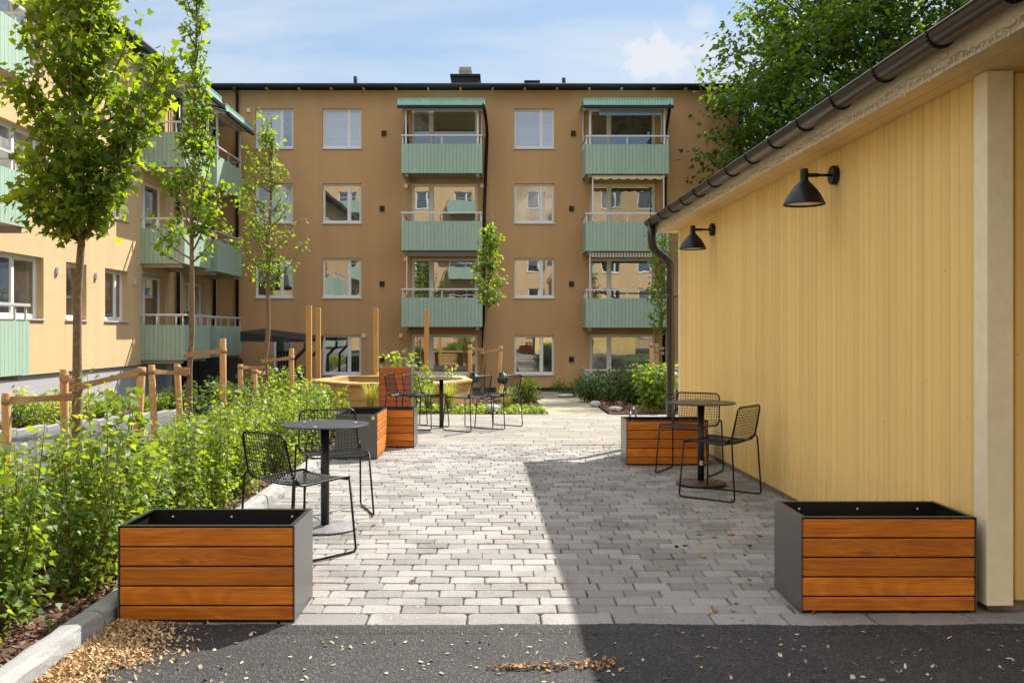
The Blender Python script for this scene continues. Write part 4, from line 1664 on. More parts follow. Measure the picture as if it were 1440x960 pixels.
def leaf_object(name, m, pos, size, shape, parent=None, off=(0, 0, 0), droop=.5, seed=0, outward=None):
    """one foliage mesh of many single leaves; pos (n,3), size (n,)"""
    rg = np.random.default_rng(seed)
    pos = np.asarray(pos, float) - np.array(off); n = len(pos)
    size = np.broadcast_to(np.asarray(size, float), (n,)) * rg.uniform(.7, 1.2, n)
    az = rg.uniform(0, 2 * np.pi, n)
    if outward is not None:
        az = np.arctan2(outward[:, 1], outward[:, 0]) + rg.normal(0, .9, n)
    tilt = rg.normal(-droop, .45, n)
    roll = rg.normal(0, .6, n)
    d = np.stack([np.cos(az) * np.cos(tilt), np.sin(az) * np.cos(tilt), np.sin(tilt)], 1)
    up = np.array([0, 0, 1.0])
    s = np.cross(d, up); s /= np.linalg.norm(s, axis=1)[:, None] + 1e-9
    u = np.cross(s, d)
    cr, sr = np.cos(roll)[:, None], np.sin(roll)[:, None]
    s, u = s * cr + u * sr, u * cr - s * sr
    sh = np.array(shape, float)
    k = len(sh)
    fold = rg.uniform(.05, .4, n)
    bend = rg.uniform(-.05, .25, n)
    V = (pos[:, None, :] + size[:, None, None] * (
        sh[None, :, 0:1] * s[:, None, :] + sh[None, :, 1:2] * d[:, None, :]
        + (np.abs(sh[None, :, 0:1]) * fold[:, None, None] - (sh[None, :, 1:2] ** 2) * bend[:, None, None]) * u[:, None, :]))
    V = V.reshape(-1, 3)
    me = bpy.data.meshes.new(name)
    me.vertices.add(n * k); me.loops.add(n * k); me.polygons.add(n)
    me.vertices.foreach_set('co', V.astype(np.float32).ravel())
    me.loops.foreach_set('vertex_index', np.arange(n * k, dtype=np.int32))
    me.polygons.foreach_set('loop_start', np.arange(0, n * k, k, dtype=np.int32))
    me.update(calc_edges=True)
    me.materials.append(m)
    o = bpy.data.objects.new(name, me); COL.objects.link(o)
    if parent is not None: o.parent = parent
    return o


def bez(a, b, c, n=6):
    a, b, c = Vector(a), Vector(b), Vector(c)
    return [a * (1 - t) ** 2 + b * 2 * t * (1 - t) + c * t * t for t in [i / n for i in range(n + 1)]]


def young_tree(name, label, base, top, r0, limbs, leaf_m, shape, leaf_size, seed, lean=(0, 0), droop=.6, trunk_wob=.03, per=26, spread=.09):
    """limbs: list of (start height, end point offset (x, y, z), number of twigs, twig length)"""
    rr = random.Random(seed)
    t = thing(name, label, 'tree', base, group='young trees')
    bx, by, bz = base
    H = top - bz
    tr = []
    for i in range(15):
        f = i / 14
        tr.append((lean[0] * f + rr.uniform(-1, 1) * trunk_wob * min(1, f * 4) * (1 - f * .3), lean[1] * f + rr.uniform(-1, 1) * trunk_wob * min(1, f * 4), H * f))
    mb = MB()
    rad = [r0 * (1 - .82 * (i / 14)) * (1.25 if i == 0 else rr.uniform(.94, 1.08)) for i in range(15)]
    mb.tube(tr, rad, 10)
    mb.build('trunk', M['trunk'], t)
    def at(z):
        f = max(0, min(1, z / H)) * 14
        i = min(13, int(f)); return Vector(tr[i]).lerp(Vector(tr[i + 1]), f - i)
    bm_ = MB()
    pts, outs = [], []
    def leafy(path, r, f0=.3, n=per):
        for _ in range(n):
            f = rr.uniform(f0, 1.0) * (len(path) - 1)
            i = min(len(path) - 2, int(f)); p = path[i].lerp(path[i + 1], f - i)
            o = Vector((rr.gauss(0, 1), rr.gauss(0, 1), rr.gauss(0, .8)))
            pts.append(p + o * spread * .7); outs.append(o)
    for (z0, e, nt, tl) in limbs:
        s = at(z0 - bz)
        e = Vector(e)
        mid = s.lerp(e, .45) + Vector(((e.x - s.x) * .28, (e.y - s.y) * .28, -.06 * (e - s).length))
        path = bez(s, mid, e, 8)
        L_ = (e - s).length
        bm_.tube(path, [max(.004, r0 * .36 * (1 - .8 * i / 8)) for i in range(9)], 5)
        leafy(path, 0, .35, int(per * (1 + L_)))
        for k in range(nt):
            f = rr.uniform(.18, 1.0) * 8
            i = min(7, int(f)); p = path[i].lerp(path[i + 1], f - i)
            ang = rr.uniform(0, 6.28)
            ln = tl * rr.uniform(.5, 1.2)
            q = p + Vector((math.cos(ang) * ln * .75, math.sin(ang) * ln * .75, ln * rr.uniform(.15, .95)))
            tp = bez(p, p.lerp(q, .5) + Vector((0, 0, -.04)), q, 4)
            bm_.tube(tp, [.0055, .005, .004, .003, .0025], 4)
            leafy(tp, 0, .2, per)
    bm_.build('branches', M['trunk'], t)
    P = np.array([p[:] for p in pts]); O_ = np.array([o[:] for o in outs])
    leaf_object('crown', leaf_m, P, leaf_size, shape, t, (0, 0, 0), droop, seed, O_)
    return t


def tree_A():
    Y = 9.4
    x = WX(107, Y); zb = gz(x, Y)
    rr = random.Random(21)
    limbs = []
    # outline of the crown in the photograph: (height px, half width m)
    for k in range(30):
        z0 = 2.3 + 2.6 * (k / 30) ** 1.1
        ang = k * 2.4 + rr.uniform(-.4, .4)
        zt = z0 + rr.uniform(.55, 1.2)
        f = (zt - zb - 2.7) / 3.2
        R = (.20 + .36 * math.sin(math.pi * min(1, max(.05, f * .9 + .12)))) * rr.uniform(.55, 1.0)
        limbs.append((z0, (math.cos(ang) * R + .05, math.sin(ang) * R, zt - zb), 5, .30))
    for e in ((1.0, .15, 4.15), (.98, .1, 4.45), (.62, -.1, 3.95), (.55, -.2, 3.4), (-.48, -.1, 3.0), (-.58, .1, 3.5), (.38, -.2, 2.9), (-.3, -.3, 2.85), (-.52, -.2, 4.1), (.05, -.4, 2.9), (-.15, -.4, 3.4),
              (.25, -.4, 3.6), (.62, 0, 3.7), (-.5, 0, 4.7), (-.4, .2, 3.2)):
        limbs.append((max(2.25, e[2] + zb - .9), e, 6, .24))
    young_tree('young_maple', 'nearest young maple tree with a full dense crown, staked at left', (x, Y, zb), 6.6, .052, limbs, M['leaf_maple'], MAPLE, .088, 3, (.10, 0), .55, .02, 15, .13)


tree_A()


def tree_B():
    Y = 13.6
    x = WX(266, Y); zb = gz(x, Y)
    rr = random.Random(8)
    limbs = []
    for k in range(17):
        z0 = 2.5 + 1.5 * k / 17
        ang = k * 2.4 + rr.uniform(-.5, .5)
        zt = z0 + rr.uniform(.45, .9)
        R = (.60 - .26 * max(0, zt - 3.2)) * rr.uniform(.55, 1.05)
        limbs.append((z0, (math.cos(ang) * R + .04, math.sin(ang) * R, zt - zb), 3, .20))
    for k in range(22):
        z0 = 3.9 + k * .125
        a = k * 2.2
        r_ = .17 - .04 * (k / 22)
        limbs.append((z0, (.10 + math.cos(a) * r_, math.sin(a) * r_, z0 + .35 - zb), 2, .10))
    limbs += [(2.4, (-.48, -.1, 2.95 - zb), 3, .2), (2.35, (.5, 0, 3.0 - zb), 3, .25), (2.3, (-.55, .1, 2.65 - zb), 2, .15), (2.7, (.58, -.1, 3.5 - zb), 4, .22)]
    young_tree('young_tree', 'tall slender young tree with open spire crown before the green balconies', (x, Y, zb), 7.2, .045, limbs, M['leaf_small'], MAPLE, .072, 4, (.12, 0), .5, .02, 12, .07)


tree_B()


def tree_C():
    Y = 18.0
    x = WX(372, Y); zb = gz(x, Y)
    rr = random.Random(9)
    limbs = []
    for k in range(30):
        z0 = 2.1 + 2.9 * k / 30
        ang = k * 2.4 + rr.uniform(-.5, .5)
        zt = z0 + rr.uniform(.4, .9)
        f = (zt - 2.2) / 3.4
        R = (.62 * math.sin(math.pi * min(1, .18 + .78 * f))) * rr.uniform(.55, 1.05)
        limbs.append((z0, (math.cos(ang) * R, math.sin(ang) * R, zt - zb), 3, .24))
    limbs += [(2.3, (.72, 0, 3.0 - zb), 3, .2), (3.0, (-.48, 0, 4.35 - zb), 4, .2), (2.4, (-.5, .2, 3.2 - zb), 3, .2)]
    young_tree('young_tree', 'young tree with narrow oval crown in front of the left ochre wall windows', (x, Y, zb), 5.55, .055, limbs, M['leaf_small'], LOBE, .078, 5, (.16, 0), .5, .025, 10, .09)


tree_C()


def tree_D():
    Y = 22.5
    x = WX(677, Y); zb = gz(x, Y)
    rr = random.Random(12)
    limbs = []
    for k in range(26):
        z0 = 1.9 + 1.75 * k / 26
        ang = k * 2.4
        zt = z0 + rr.uniform(.2, .5)
        f = (zt - 1.9) / 2.4
        R = .36 * math.sin(math.pi * min(1, .2 + .8 * f)) * rr.uniform(.5, 1.05)
        limbs.append((z0, (.18 + math.cos(ang) * R, math.sin(ang) * R, zt - zb), 3, .16))
    young_tree('young_tree', 'small staked columnar tree in the front bed between the two balcony stacks', (x, Y, zb), 4.25, .045, limbs, M['leaf_small'], OVAL, .10, 6, (.26, 0), .5, .02, 9, .08)
    Y = 24.0
    x = WX(929, Y); zb = gz(x, Y)
    limbs = []
    for k in range(26):
        z0 = 1.2 + 2.5 * k / 26
        ang = k * 2.4
        zt = z0 + rr.uniform(.25, .6)
        R = .36 * rr.uniform(.4, 1.05)
        limbs.append((z0, (math.cos(ang) * R, math.sin(ang) * R, zt - zb), 3, .18))
    young_tree('young_tree', 'slim young tree half hidden behind the shed downpipe', (x, Y, zb), 4.0, .045, limbs, M['leaf_small'], OVAL, .10, 7, (.05, 0), .5, .02, 8, .09)


tree_D()


def big_tree():
    X, Y = 12.5, 30.0
    zb = gz(X, Y)
    rr = random.Random(31)
    t = thing('big_maple', 'large dark green maple tree rising behind the yellow shed roof', 'tree', (X, Y, zb))
    mb = MB()
    tr = [(0, 0, -.1), (.05, 0, 1.5), (-.05, .05, 3.2), (.1, 0, 5.0), (0, .1, 7.0), (.1, 0, 9.2), (.1, 0, 11.5)]
    mb.tube(tr, [.34, .27, .24, .21, .16, .10, .03], 10)
    mb.build('trunk', M['bark'], t)
    bm_ = MB()
    pts, outs = [], []
    C = Vector((-.25, 0, 6.9)); RX, RZ = 3.7, 4.9
    for k in range(90):
        f = (k + .5) / 90
        zc = 1 - 1.75 * f
        a = k * 2.39996
        sh = rr.uniform(.55, 1.0)
        rxy = math.sqrt(max(0, 1 - zc * zc))
        lc = C + Vector((math.cos(a) * rxy * RX * sh, math.sin(a) * rxy * RX * sh, zc * RZ * sh))
        lr = rr.uniform(.65, 1.15)
        s0 = Vector((0, 0, max(2.0, lc.z - 1.4 - 1.2 * rr.random())))
        path = bez(s0, s0.lerp(lc, .5) + Vector((0, 0, -.25)), lc, 7)
        bm_.tube(path, [.055 * (1 - .8 * i / 7) for i in range(8)], 5)
        for j in range(10):
            o = Vector((rr.gauss(0, 1), rr.gauss(0, 1), rr.gauss(0, .8)))
            o = o.normalized() * lr * rr.uniform(.45, 1.0)
            q = lc + o
            p = path[rr.choice((4, 5, 6, 7))]
            bm_.tube(bez(p, p.lerp(q, .5) + Vector((0, 0, .1)), q, 3), [.012, .009, .006, .004], 4)
            for c in range(52):
                w = Vector((rr.gauss(0, 1), rr.gauss(0, 1), rr.gauss(0, .6)))
                pts.append(q + w * .23); outs.append(w)
    bm_.build('branches', M['bark'], t)
    t.scale = (1.363,) * 3
    leaf_object('crown', M['leaf_big'], np.array([p[:] for p in pts]), .145, LOBE, t, (0, 0, 0), .35, 33, np.array([o[:] for o in outs]))


big_tree()


# ---- shrubs
def shrub_meshes(seed, h, rad, stems, leaves, size, shape, leaf_m, fill=.25, spread=.06):
    rr = random.Random(seed)
    sm = MB()
    pts, outs = [], []
    for k in range(stems):
        a = rr.uniform(0, 6.28); r0 = rr.uniform(0, .06)
        hh = h * rr.uniform(.62, 1.1)
        R = rad * rr.uniform(.15, 1.0)
        s = Vector((math.cos(a) * r0, math.sin(a) * r0, -.02))
        e = Vector((math.cos(a) * R, math.sin(a) * R, hh))
        path = bez(s, Vector((math.cos(a) * R * .75, math.sin(a) * R * .75, hh * .4)), e, 7)
        sm.tube(path, [.005 * (1 - .65 * i / 7) for i in range(8)], 4)
        for j in range(leaves):
            f = (fill + (1 - fill) * rr.random() ** .8) * 7
            i = min(6, int(f)); p = path[i].lerp(path[i + 1], f - i)
            o = Vector((rr.gauss(0, 1), rr.gauss(0, 1), rr.gauss(0, .5)))
            wid = spread * (1.25 - .6 * f / 7)
            pts.append(p + o * wid); outs.append(o)
    return sm, np.array([p[:] for p in pts]), np.array([o[:] for o in outs]), size, shape, leaf_m, seed


def make_shrub(name, label, cat, group, loc, data, droop=.3):
    t = thing(name, label, cat, loc, random.uniform(0, 6.28), group)
    sm, P, O_, size, shape, lm, seed = data
    leaf_object('foliage', lm, P, size, shape, t, (0, 0, 0), droop, seed, O_)
    sm.build('stems', M['stem'], t)
    return t


HL = 'leafy light green shrub in the hedge row behind the granite kerb'
hedge_protos = []
rr = random.Random(77)
spots = []
y = 3.0
while y < 11.45:
    for x in (-2.10, -2.46, -2.82, -3.18):
        if x < -3.0 and rr.random() < .25: continue
        if x < -2.6 and 4.6 < y < 8.6 and rr.random() < .35: continue
        spots.append((x + rr.uniform(-.09, .09), y + rr.uniform(-.12, .12)))
    y += .37
rr.shuffle(spots)
for i, (x, y) in enumerate(spots):
    sc = rr.uniform(.86, 1.14) * (1.2 if y < 5.0 else .92 if y < 7.5 else .86)
    if x < -2.6: sc *= .62 if 4.6 < y < 8.8 else .70
    elif x < -2.2 and 4.6 < y < 8: sc *= .82
    if i < 6:
        h = [.72, .66, .76, .62, .7, .8][i]
        t = make_shrub('hedge_shrub', HL, 'shrub', 'hedge shrubs along the kerb', (x, y, gz(x, y) + .03), shrub_meshes(100 + i, h, .20, 12, 105, .037, LOBE, M['leaf_hedge'], .06, .052))
        hedge_protos.append(t); t.scale = (sc,) * 3
    else:
        dup(hedge_protos[i % 6], (x, y, gz(x, y) + .03), rr.uniform(0, 6.28), HL, scale=sc)


def shrub_at(px, pyb, Y, data, name, label, cat='shrub', group=None, scale=1.0, lift=.03):
    x = WX(px, Y)
    t = make_shrub(name, label, cat, group, (x, Y, gz(x, Y) + lift), data)
    t.scale = (scale,) * 3
    return t


# darker shrubs between hedge and road
shrub_at(292, 0, 14.6, shrub_meshes(201, .80, .50, 16, 70, .075, OVAL, M['leaf_dark'], .2, .09), 'dark_shrub', 'dark green bush at the foot of the tall slender staked tree')
shrub_at(330, 0, 14.6, shrub_meshes(202, .62, .55, 16, 70, .08, OVAL, M['leaf_dark'], .2, .09), 'dark_shrub', 'dark green bush right of the tallest tree stake')
shrub_at(385, 0, 19.0, shrub_meshes(203, 1.05, .65, 16, 70, .10, OVAL, M['leaf_hedge'], .25, .10), 'arching_shrub', 'arching bush around the trunk of the tree before the ochre wall')
shrub_at(345, 0, 19.2, shrub_meshes(204, 1.0, .6, 14, 60, .10, OVAL, M['leaf_dark'], .25, .10), 'arching_shrub', 'dark arching bush behind two short stakes in the left bed')
shrub_at(440, 0, 15.6, shrub_meshes(205, .5, .22, 12, 60, .06, OVAL, M['leaf_pale'], .2, .07), 'pale_shrub', 'pale variegated bush at the hedge end before the leftmost pine post')
shrub_at(462, 0, 11.5, shrub_meshes(206, .62, .26, 12, 60, .055, LOBE, M['leaf_hedge'], .1, .06), 'hedge_shrub', 'last upright shrub at the far end of the hedge, before the bench', group='hedge shrubs along the kerb')
shrub_at(482, 0, 11.4, shrub_meshes(207, .26, .2, 9, 40, .05, OVAL, M['leaf_red'], .1, .06), 'red_shrub', 'small dark red bush beside the end-on planter')
shrub_at(575, 0, 15.1, shrub_meshes(208, .98, .42, 12, 40, .085, OVAL, M['leaf_hedge'], .35, .10), 'flowering_shrub', 'loose leafy bush rising behind the tall reddish planter')
shrub_at(627, 0, 18.6, shrub_meshes(209, .75, .35, 9, 40, .07, OVAL, M['leaf_pale'], .3, .08), 'pale_shrub', 'pale bush growing in the raised pine bed')
# right-hand bed
shrub_at(925, 0, 15.9, shrub_meshes(210, .78, .40, 18, 70, .085, LOBE, M['leaf_hedge'], .05, .09), 'bright_shrub', 'bright sunlit yellow-green bush beside the shed downpipe')
shrub_at(868, 0, 20.5, shrub_meshes(211, .78, .75, 20, 80, .085, OVAL, M['leaf_dark'], .05, .12), 'dark_shrub', 'tall dark bush in front of the right ground floor window')
shrub_at(832, 0, 21.5, shrub_meshes(212, .6, .45, 16, 60, .075, OVAL, M['leaf_dark'], .05, .10), 'dark_shrub', 'lower dark bush left of the tall dark bush by the path')
shrub_at(893, 0, 18.5, shrub_meshes(213, .72, .6, 16, 70, .085, OVAL, M['leaf_dark'], .05, .10), 'dark_shrub', 'dark bush just behind the bright sunlit bush')
shrub_at(805, 0, 26.0, shrub_meshes(214, .45, .7, 16, 50, .06, OVAL, M['leaf_dark'], .05, .08), 'low_shrub', 'low spreading green plant at the far right edge of the path')
# front bed plants
shrub_at(745, 0, 20.0, shrub_meshes(215, .55, .35, 12, 60, .07, OVAL, M['leaf_hedge'], .05, .07), 'small_shrub', 'small bright shrub in bark by the left path edge')
shrub_at(726, 0, 20.3, shrub_meshes(216, .35, .3, 10, 50, .06, OVAL, M['leaf_hedge'], .05, .07), 'small_shrub', 'smallest bright shrub beside the small one at the left path edge')


def ornamental_grass(px, Y, h, n, label, seed):
    rr = random.Random(seed)
    x = WX(px, Y)
    mb = MB()
    for k in range(n):
        a = rr.uniform(0, 6.28); R = rr.uniform(.1, .35) * h; hh = h * rr.uniform(.6, 1.05)
        s = Vector((x + math.cos(a) * .04, Y + math.sin(a) * .04, gz(x, Y)))
        path = bez(s, s + Vector((math.cos(a) * R * .35, math.sin(a) * R * .35, hh * 1.15)), s + Vector((math.cos(a) * R * 1.25, math.sin(a) * R * 1.25, hh * .82)), 5)
        w = Vector((-math.sin(a), math.cos(a), 0)) * .006
        V = []
        for i, p in enumerate(path): V += [p - w * (1 - i / 6), p + w * (1 - i / 6)]
        mb.add(V, [(2 * i, 2 * i + 1, 2 * i + 3, 2 * i + 2) for i in range(5)], True)
    tag(mb.build('ornamental_grass', M['grass_blade']), label, 'grass tuft', 'ornamental grass tufts')


ornamental_grass(522, 15.2, .60, 170, 'tuft of pale ornamental grass left of the tall reddish planter', 1)
ornamental_grass(603, 15.9, .62, 170, 'tuft of pale ornamental grass left of the far table pole', 2)
ornamental_grass(632, 15.9, .58, 160, 'tuft of pale ornamental grass right of the far table pole', 3)
ornamental_grass(712, 16.3, .5, 120, 'tuft of pale ornamental grass behind the rightmost far chair', 4)

# small plants along the plinth of the left building
rr = random.Random(55)
small = []
for i in range(15):
    Y = 15.6 + i * .68
    x = -8.55 + rr.uniform(-.25, .2)
    pale = i in (2, 3, 4)
    LB = 'pale variegated low shrub in the bed under the grey plinth' if pale else 'low green shrub in the bed under the grey plinth'
    key = 'p' if pale else 'g'
    src = [s for s in small if s[0] == key]
    if not src:
        t = make_shrub('low_shrub', LB, 'shrub', 'low shrubs under the grey plinth', (x, Y, gz(x, Y) + .05), shrub_meshes(300 + i, .48, .33, 12, 55, .065, OVAL, M['leaf_pale'] if pale else M['leaf_hedge'], .05, .08))
        small.append((key, t))
        if pale: t.scale = (1.3,) * 3
    else:
        dup(src[0][1], (x, Y, gz(x, Y) + .05), rr.uniform(0, 6), LB, scale=(1.3 if pale else 1) * rr.uniform(.75, 1.15))


def ground_cover():
    rr = np.random.default_rng(5)
    n = 2600
    x = rr.uniform(-1.5, .80, n); y = rr.uniform(15.42, 17.2, n)
    z = np.array([gz(a, b) for a, b in zip(x, y)]) + .02 + rr.uniform(0, .11, n) * rr.random(n)
    stuff(leaf_object('ground_cover', M['leaf_hedge'], np.stack([x, y, z], 1), .07, LOBE, None, (0, 0, 0), .1, 9), 'bright green ground cover in the strip beside the slab paving', 'ground cover')


ground_cover()


def chips(name, m, n, sampler, size, label, cat, seed, thick=.25, tilt=.35):
    rr = np.random.default_rng(seed)
    V, Fc = [], []
    for i in range(n):
        x, y, z = sampler(rr)
        L_ = size * rr.uniform(.5, 1.5); W_ = L_ * rr.uniform(.25, .8); T_ = size * thick
        a = rr.uniform(0, 6.28); ta, tb = rr.normal(0, tilt, 2)
        ca, sa = math.cos(a), math.sin(a)
        b = len(V)
        base = [(-.5, -.35), (.1, -.5), (.5, -.15), (.42, .4), (-.15, .5)]
        for dz in (0, T_):
            for u, v in base:
                u2, v2 = u * L_, v * W_
                V.append((x + u2 * ca - v2 * sa, y + u2 * sa + v2 * ca, z + dz + u2 * ta + v2 * tb))
        Fc.append((b + 5, b + 6, b + 7, b + 8, b + 9))
        for k in range(5): Fc.append((b + k, b + (k + 1) % 5, b + 5 + (k + 1) % 5, b + 5 + k))
    mb = MB(); mb.add(V, Fc)
    return stuff(mb.build(name, m), label, cat)


def s_hedge(rr):
    x = KX0 - .02 - 1.2 * rr.random() ** 1.4; y = rr.uniform(2.6, 11.5)
    return x, y, gz(x, y) + .036 + rr.uniform(0, .02)


chips('bark_mulch', M['bark_chip'], 8500, s_hedge, .026, 'dark bark mulch under the hedge behind the kerb', 'mulch', 1)


def s_wood(rr):
    while True:
        x = KX1 + .02 + abs(rr.normal(0, .22)); y = rr.uniform(2.6, 4.5)
        lim = .16 + .30 * max(0, 1 - abs(y - 3.9) / .6) + .05 * math.sin(y * 17) + .03 * math.sin(y * 41)
        if rr.random() < .05: lim *= 2.2
        if x - KX1 < lim * rr.uniform(.3, 1.15) + .03: return x, y,   .003 + .026 * max(0, 1 - (x - KX1) / .25) * rr.random()


chips('wood_chips', M['wood_chip'], 9000, s_wood, .0125, 'spilled pale wood chips on the asphalt against the kerb', 'wood chips', 2, .07, .7)


def s_bed(rr):
    while True:
        x = rr.uniform(-1.4, 6.0); y = rr.uniform(15.4, 27)
        f = (y - 15.3) / 17
        l, r = .84 + .2 * f, 1.87 + .85 * f
        if x < l - .02 and (y > 17.8): return x, y, gz(x, y) + .03
        if x > r + .03: return x, y, gz(x, y) + .045


chips('bark_mulch', M['bark_chip'], 4200, s_bed, .06, 'dark bark mulch in the beds either side of the path', 'mulch', 3)
chips('bark_mulch', M['bark_chip'], 1500, lambda rr: (lambda x, y: (x, y, gz(x, y) + .03))(rr.uniform(-9.5, -7.97), rr.uniform(13, 25)), .07, 'dark bark mulch under the grey plinth', 'mulch', 4)


def s_leaf(rr):
    while True:
        x = rr.uniform(-1.6, 2.25); y = rr.uniform(4.25, 10.8)
        if rr.random() < .12 + .88 * (x > .6): return x, y, .004


chips('fallen_leaves', M['dry_leaf'], 130, s_leaf, .030, 'dry brown leaves scattered on the brick paving', 'leaves', 5, .12)
chips('fallen_petals', M['petal'], 460, lambda rr: (rr.uniform(-1.6, 2.4), 2.8 + 1.38 * rr.random(), .001), .017, 'pale specks of fallen leaves on the asphalt', 'leaves', 6, .05)
chips('fallen_petals', M['petal'], 900, lambda rr: (rr.uniform(-1.65, 2.2), 4.2 + 6.7 * rr.random() ** 1.6, .002), .010, 'pale specks of debris on the brick paving', 'leaves', 7, .05)
chips('wood_chips', M['dry_leaf'], 170, lambda rr: ((lambda u: (-.02 + .50 * u + rr.normal(0, .015), 3.66 + .05 * u + rr.normal(0, .014 + .02 * u), .002 + .008 * rr.random()))(rr.random())), .016, 'short streak of reddish bark crumbs on the asphalt', 'wood chips', 8)


# ------------------------------------------------------------------ tree stakes with straps, watering bags
def stake(px_top, py_top, px_bot, Y, trunk_pt, zs, label, r=.042):
    xt, xb = WX(px_top, Y), WX(px_bot, Y)
    zb = gz(xb, Y) - .1
    zt = WZ(py_top, Y)
    t = thing('support_stake', label, 'stake', (xb, Y, gz(xb, Y)), base=(xb, Y, gz(xb, Y)), group='wooden tree stakes')
    mb = MB()
    mb.tube([(xb, Y, zb), (xb + (xt - xb) * .5, Y, (zb + zt) / 2), (xt, Y, zt - .012), (xt, Y, zt)], [r, r, r, r * .85], 12)
    o = mb.build('post', M['stake'], t)
    md = o.modifiers.new('e', 'EDGE_SPLIT'); md.split_angle = math.radians(50)
    if trunk_pt:
        sm = MB()
        f = (zs - zb) / (zt - zb)
        a = Vector((xb + (xt - xb) * f, Y, zs)); b = Vector(trunk_pt)
        d = (b - a).normalized(); n_ = Vector((-d.y, d.x, 0)).normalized()
        for sd in (1, -1):
            V = []
            n = 8
            for i in range(n + 1):
                s = i / n
                p = a.lerp(b, s) + n_ * sd * (r * 1.08 * (1 - s) + .055 * s) * (1 if i in (0, n) else (.12 + .88 * abs(2 * s - 1) ** 1.5))
                tw = .16 * math.sin(s * math.pi * 2) * sd
                hgt = .040 - .012 * math.sin(s * math.pi)
                V += [p + Vector((0, 0, -hgt)) + n_ * tw * hgt, p + Vector((0, 0, hgt)) - n_ * tw * hgt]
            sm.add(V, [(2 * i, 2 * i + 2, 2 * i + 3, 2 * i + 1) for i in range(n)])
        sm.tube([a + Vector((0, 0, -.036)), a + Vector((0, 0, .036))], r * 1.1, 14, cap=False)
        sm.tube([b + Vector((0, 0, -.036)), b + Vector((0, 0, .036))], .057, 14, cap=False)
        o2 = sm.build('strap', M['strap'], t)
        md = o2.modifiers.new('s', 'SOLIDIFY'); md.thickness = .004
    return t


YA = 9.4
ta = lambda py: (WX(105, YA), YA, WZ(py, YA))
stake(9, 552, 9, 9.0, ta(558), WZ(563, 9.0), 'short stake farthest left, strapped to the nearest maple')
stake(90, 519, 92, 9.75, ta(536), WZ(530, 9.75), 'upright stake close behind the nearest maple trunk')
stake(199, 516, 190, 9.3, ta(545), WZ(522, 9.3), 'leaning stake right of the nearest maple trunk')
YB = 13.6
tb_ = lambda py: (WX(264, YB), YB, WZ(py, YB))
stake(213, 513, 219, 13.2, tb_(525), WZ(522, 13.2), 'stake just left of the tall slender tree', .048)
stake(249, 512, 255, 14.0, tb_(520), WZ(518, 14.0), 'stake touching the tall slender tree trunk', .048)
stake(313.5, 476, 314, 13.5, tb_(499), WZ(493, 13.5), 'tallest stake, right of the tall slender tree', .048)
YC = 18.0
tc_ = lambda py: (WX(371, YC), YC, WZ(py, YC))
stake(338, 512, 339, 17.7, tc_(517), WZ(516, 17.7), 'left short stake of the tree before the ochre wall', .05)
stake(358, 520, 358, 17.2, tc_(524), WZ(522, 17.2), 'lowest stake just left of the trunk before the ochre wall', .05)
stake(410, 490, 410, 17.9, tc_(508), WZ(503, 17.9), 'taller right-hand stake of the tree before the ochre wall', .05)
YD = 22.5
td_ = lambda py: (WX(678, YD), YD, WZ(py, YD))
stake(661, 484, 661, 22.3, td_(492), WZ(489, 22.3), 'left stake of the small columnar tree by the bench', .05)
stake(704, 486, 700, 22.6, td_(496), WZ(491, 22.6), 'leaning right stake of the small columnar tree by the bench', .05)
te_ = lambda py: (WX(931, 24.0), 24.0, WZ(py, 24.0))
stake(916, 482, 917, 23.6, te_(490), WZ(486, 23.6), 'left stake of the tree behind the downpipe', .05)
stake(924, 483, 924, 24.3, te_(497), WZ(494, 24.3), 'right stake of the tree behind the downpipe', .05)


def water_bag(px, py, Y, s, label):
    x, z = WX(px, Y), WZ(py, Y)
    rr = random.Random(int(px))
    mb = MB()
    prof = [(0, -1), (.55, -.95), (.85, -.6), (.9, -.2), (.7, .3), (.45, .7), (.2, 1.0), (0, 1.05)]
    mb.lathe([(r * s * .95, zz * s * .75) for r, zz in prof], (x, Y, z), 14)
    mb.v = [(a + rr.uniform(-1, 1) * s * .22, b + rr.uniform(-1, 1) * s * .22, c + rr.uniform(-1, 1) * s * .15) for a, b, c in mb.v]
    tag(mb.build('watering_bag', M['bag']), label, 'watering bag', 'green tree watering bags')


water_bag(666, 531, 22.2, .15, 'dark green watering bag on the left stake by the pine bench')
water_bag(707, 531, 22.4, .17, 'dark green watering bag on the leaning right stake by the bench')
water_bag(170, 620, 9.2, .10, 'small dark green watering bag low behind the hedge by the leaning stake')
water_bag(296, 580, 13.2, .17, 'dark green watering bag in the bushes under the tallest stake')

# ------------------------------------------------------------------ boulders, hoops, canopy, fence
def boulder(px, py, Y, w, h, label, seed):
    x = WX(px, Y); z = gz(x, Y) + .02
    rr = random.Random(seed)
    import bmesh
    bm_ = bmesh.new(); bmesh.ops.create_icosphere(bm_, subdivisions=3, radius=1)
    ax = [Vector((rr.gauss(0, 1), rr.gauss(0, 1), rr.gauss(0, 1))).normalized() for _ in range(9)]
    for v in bm_.verts:
        d = v.co.normalized(); k = 1.0
        for a in ax: k = min(k, .86 / max(.5, d.dot(a)) if d.dot(a) > .62 else 1.0)
        v.co = Vector((d.x * w / 2 * k, d.y * w * .38 * k, d.z * h * .6 * k + h * .3))
    me = bpy.data.meshes.new('boulder'); bm_.to_mesh(me); bm_.free()
    me.materials.append(M['boulder'])
    o = bpy.data.objects.new('boulder', me); COL.objects.link(o); o.location = (x, Y, z)
    tag(o, label, 'rock', 'pale boulders beside the path')


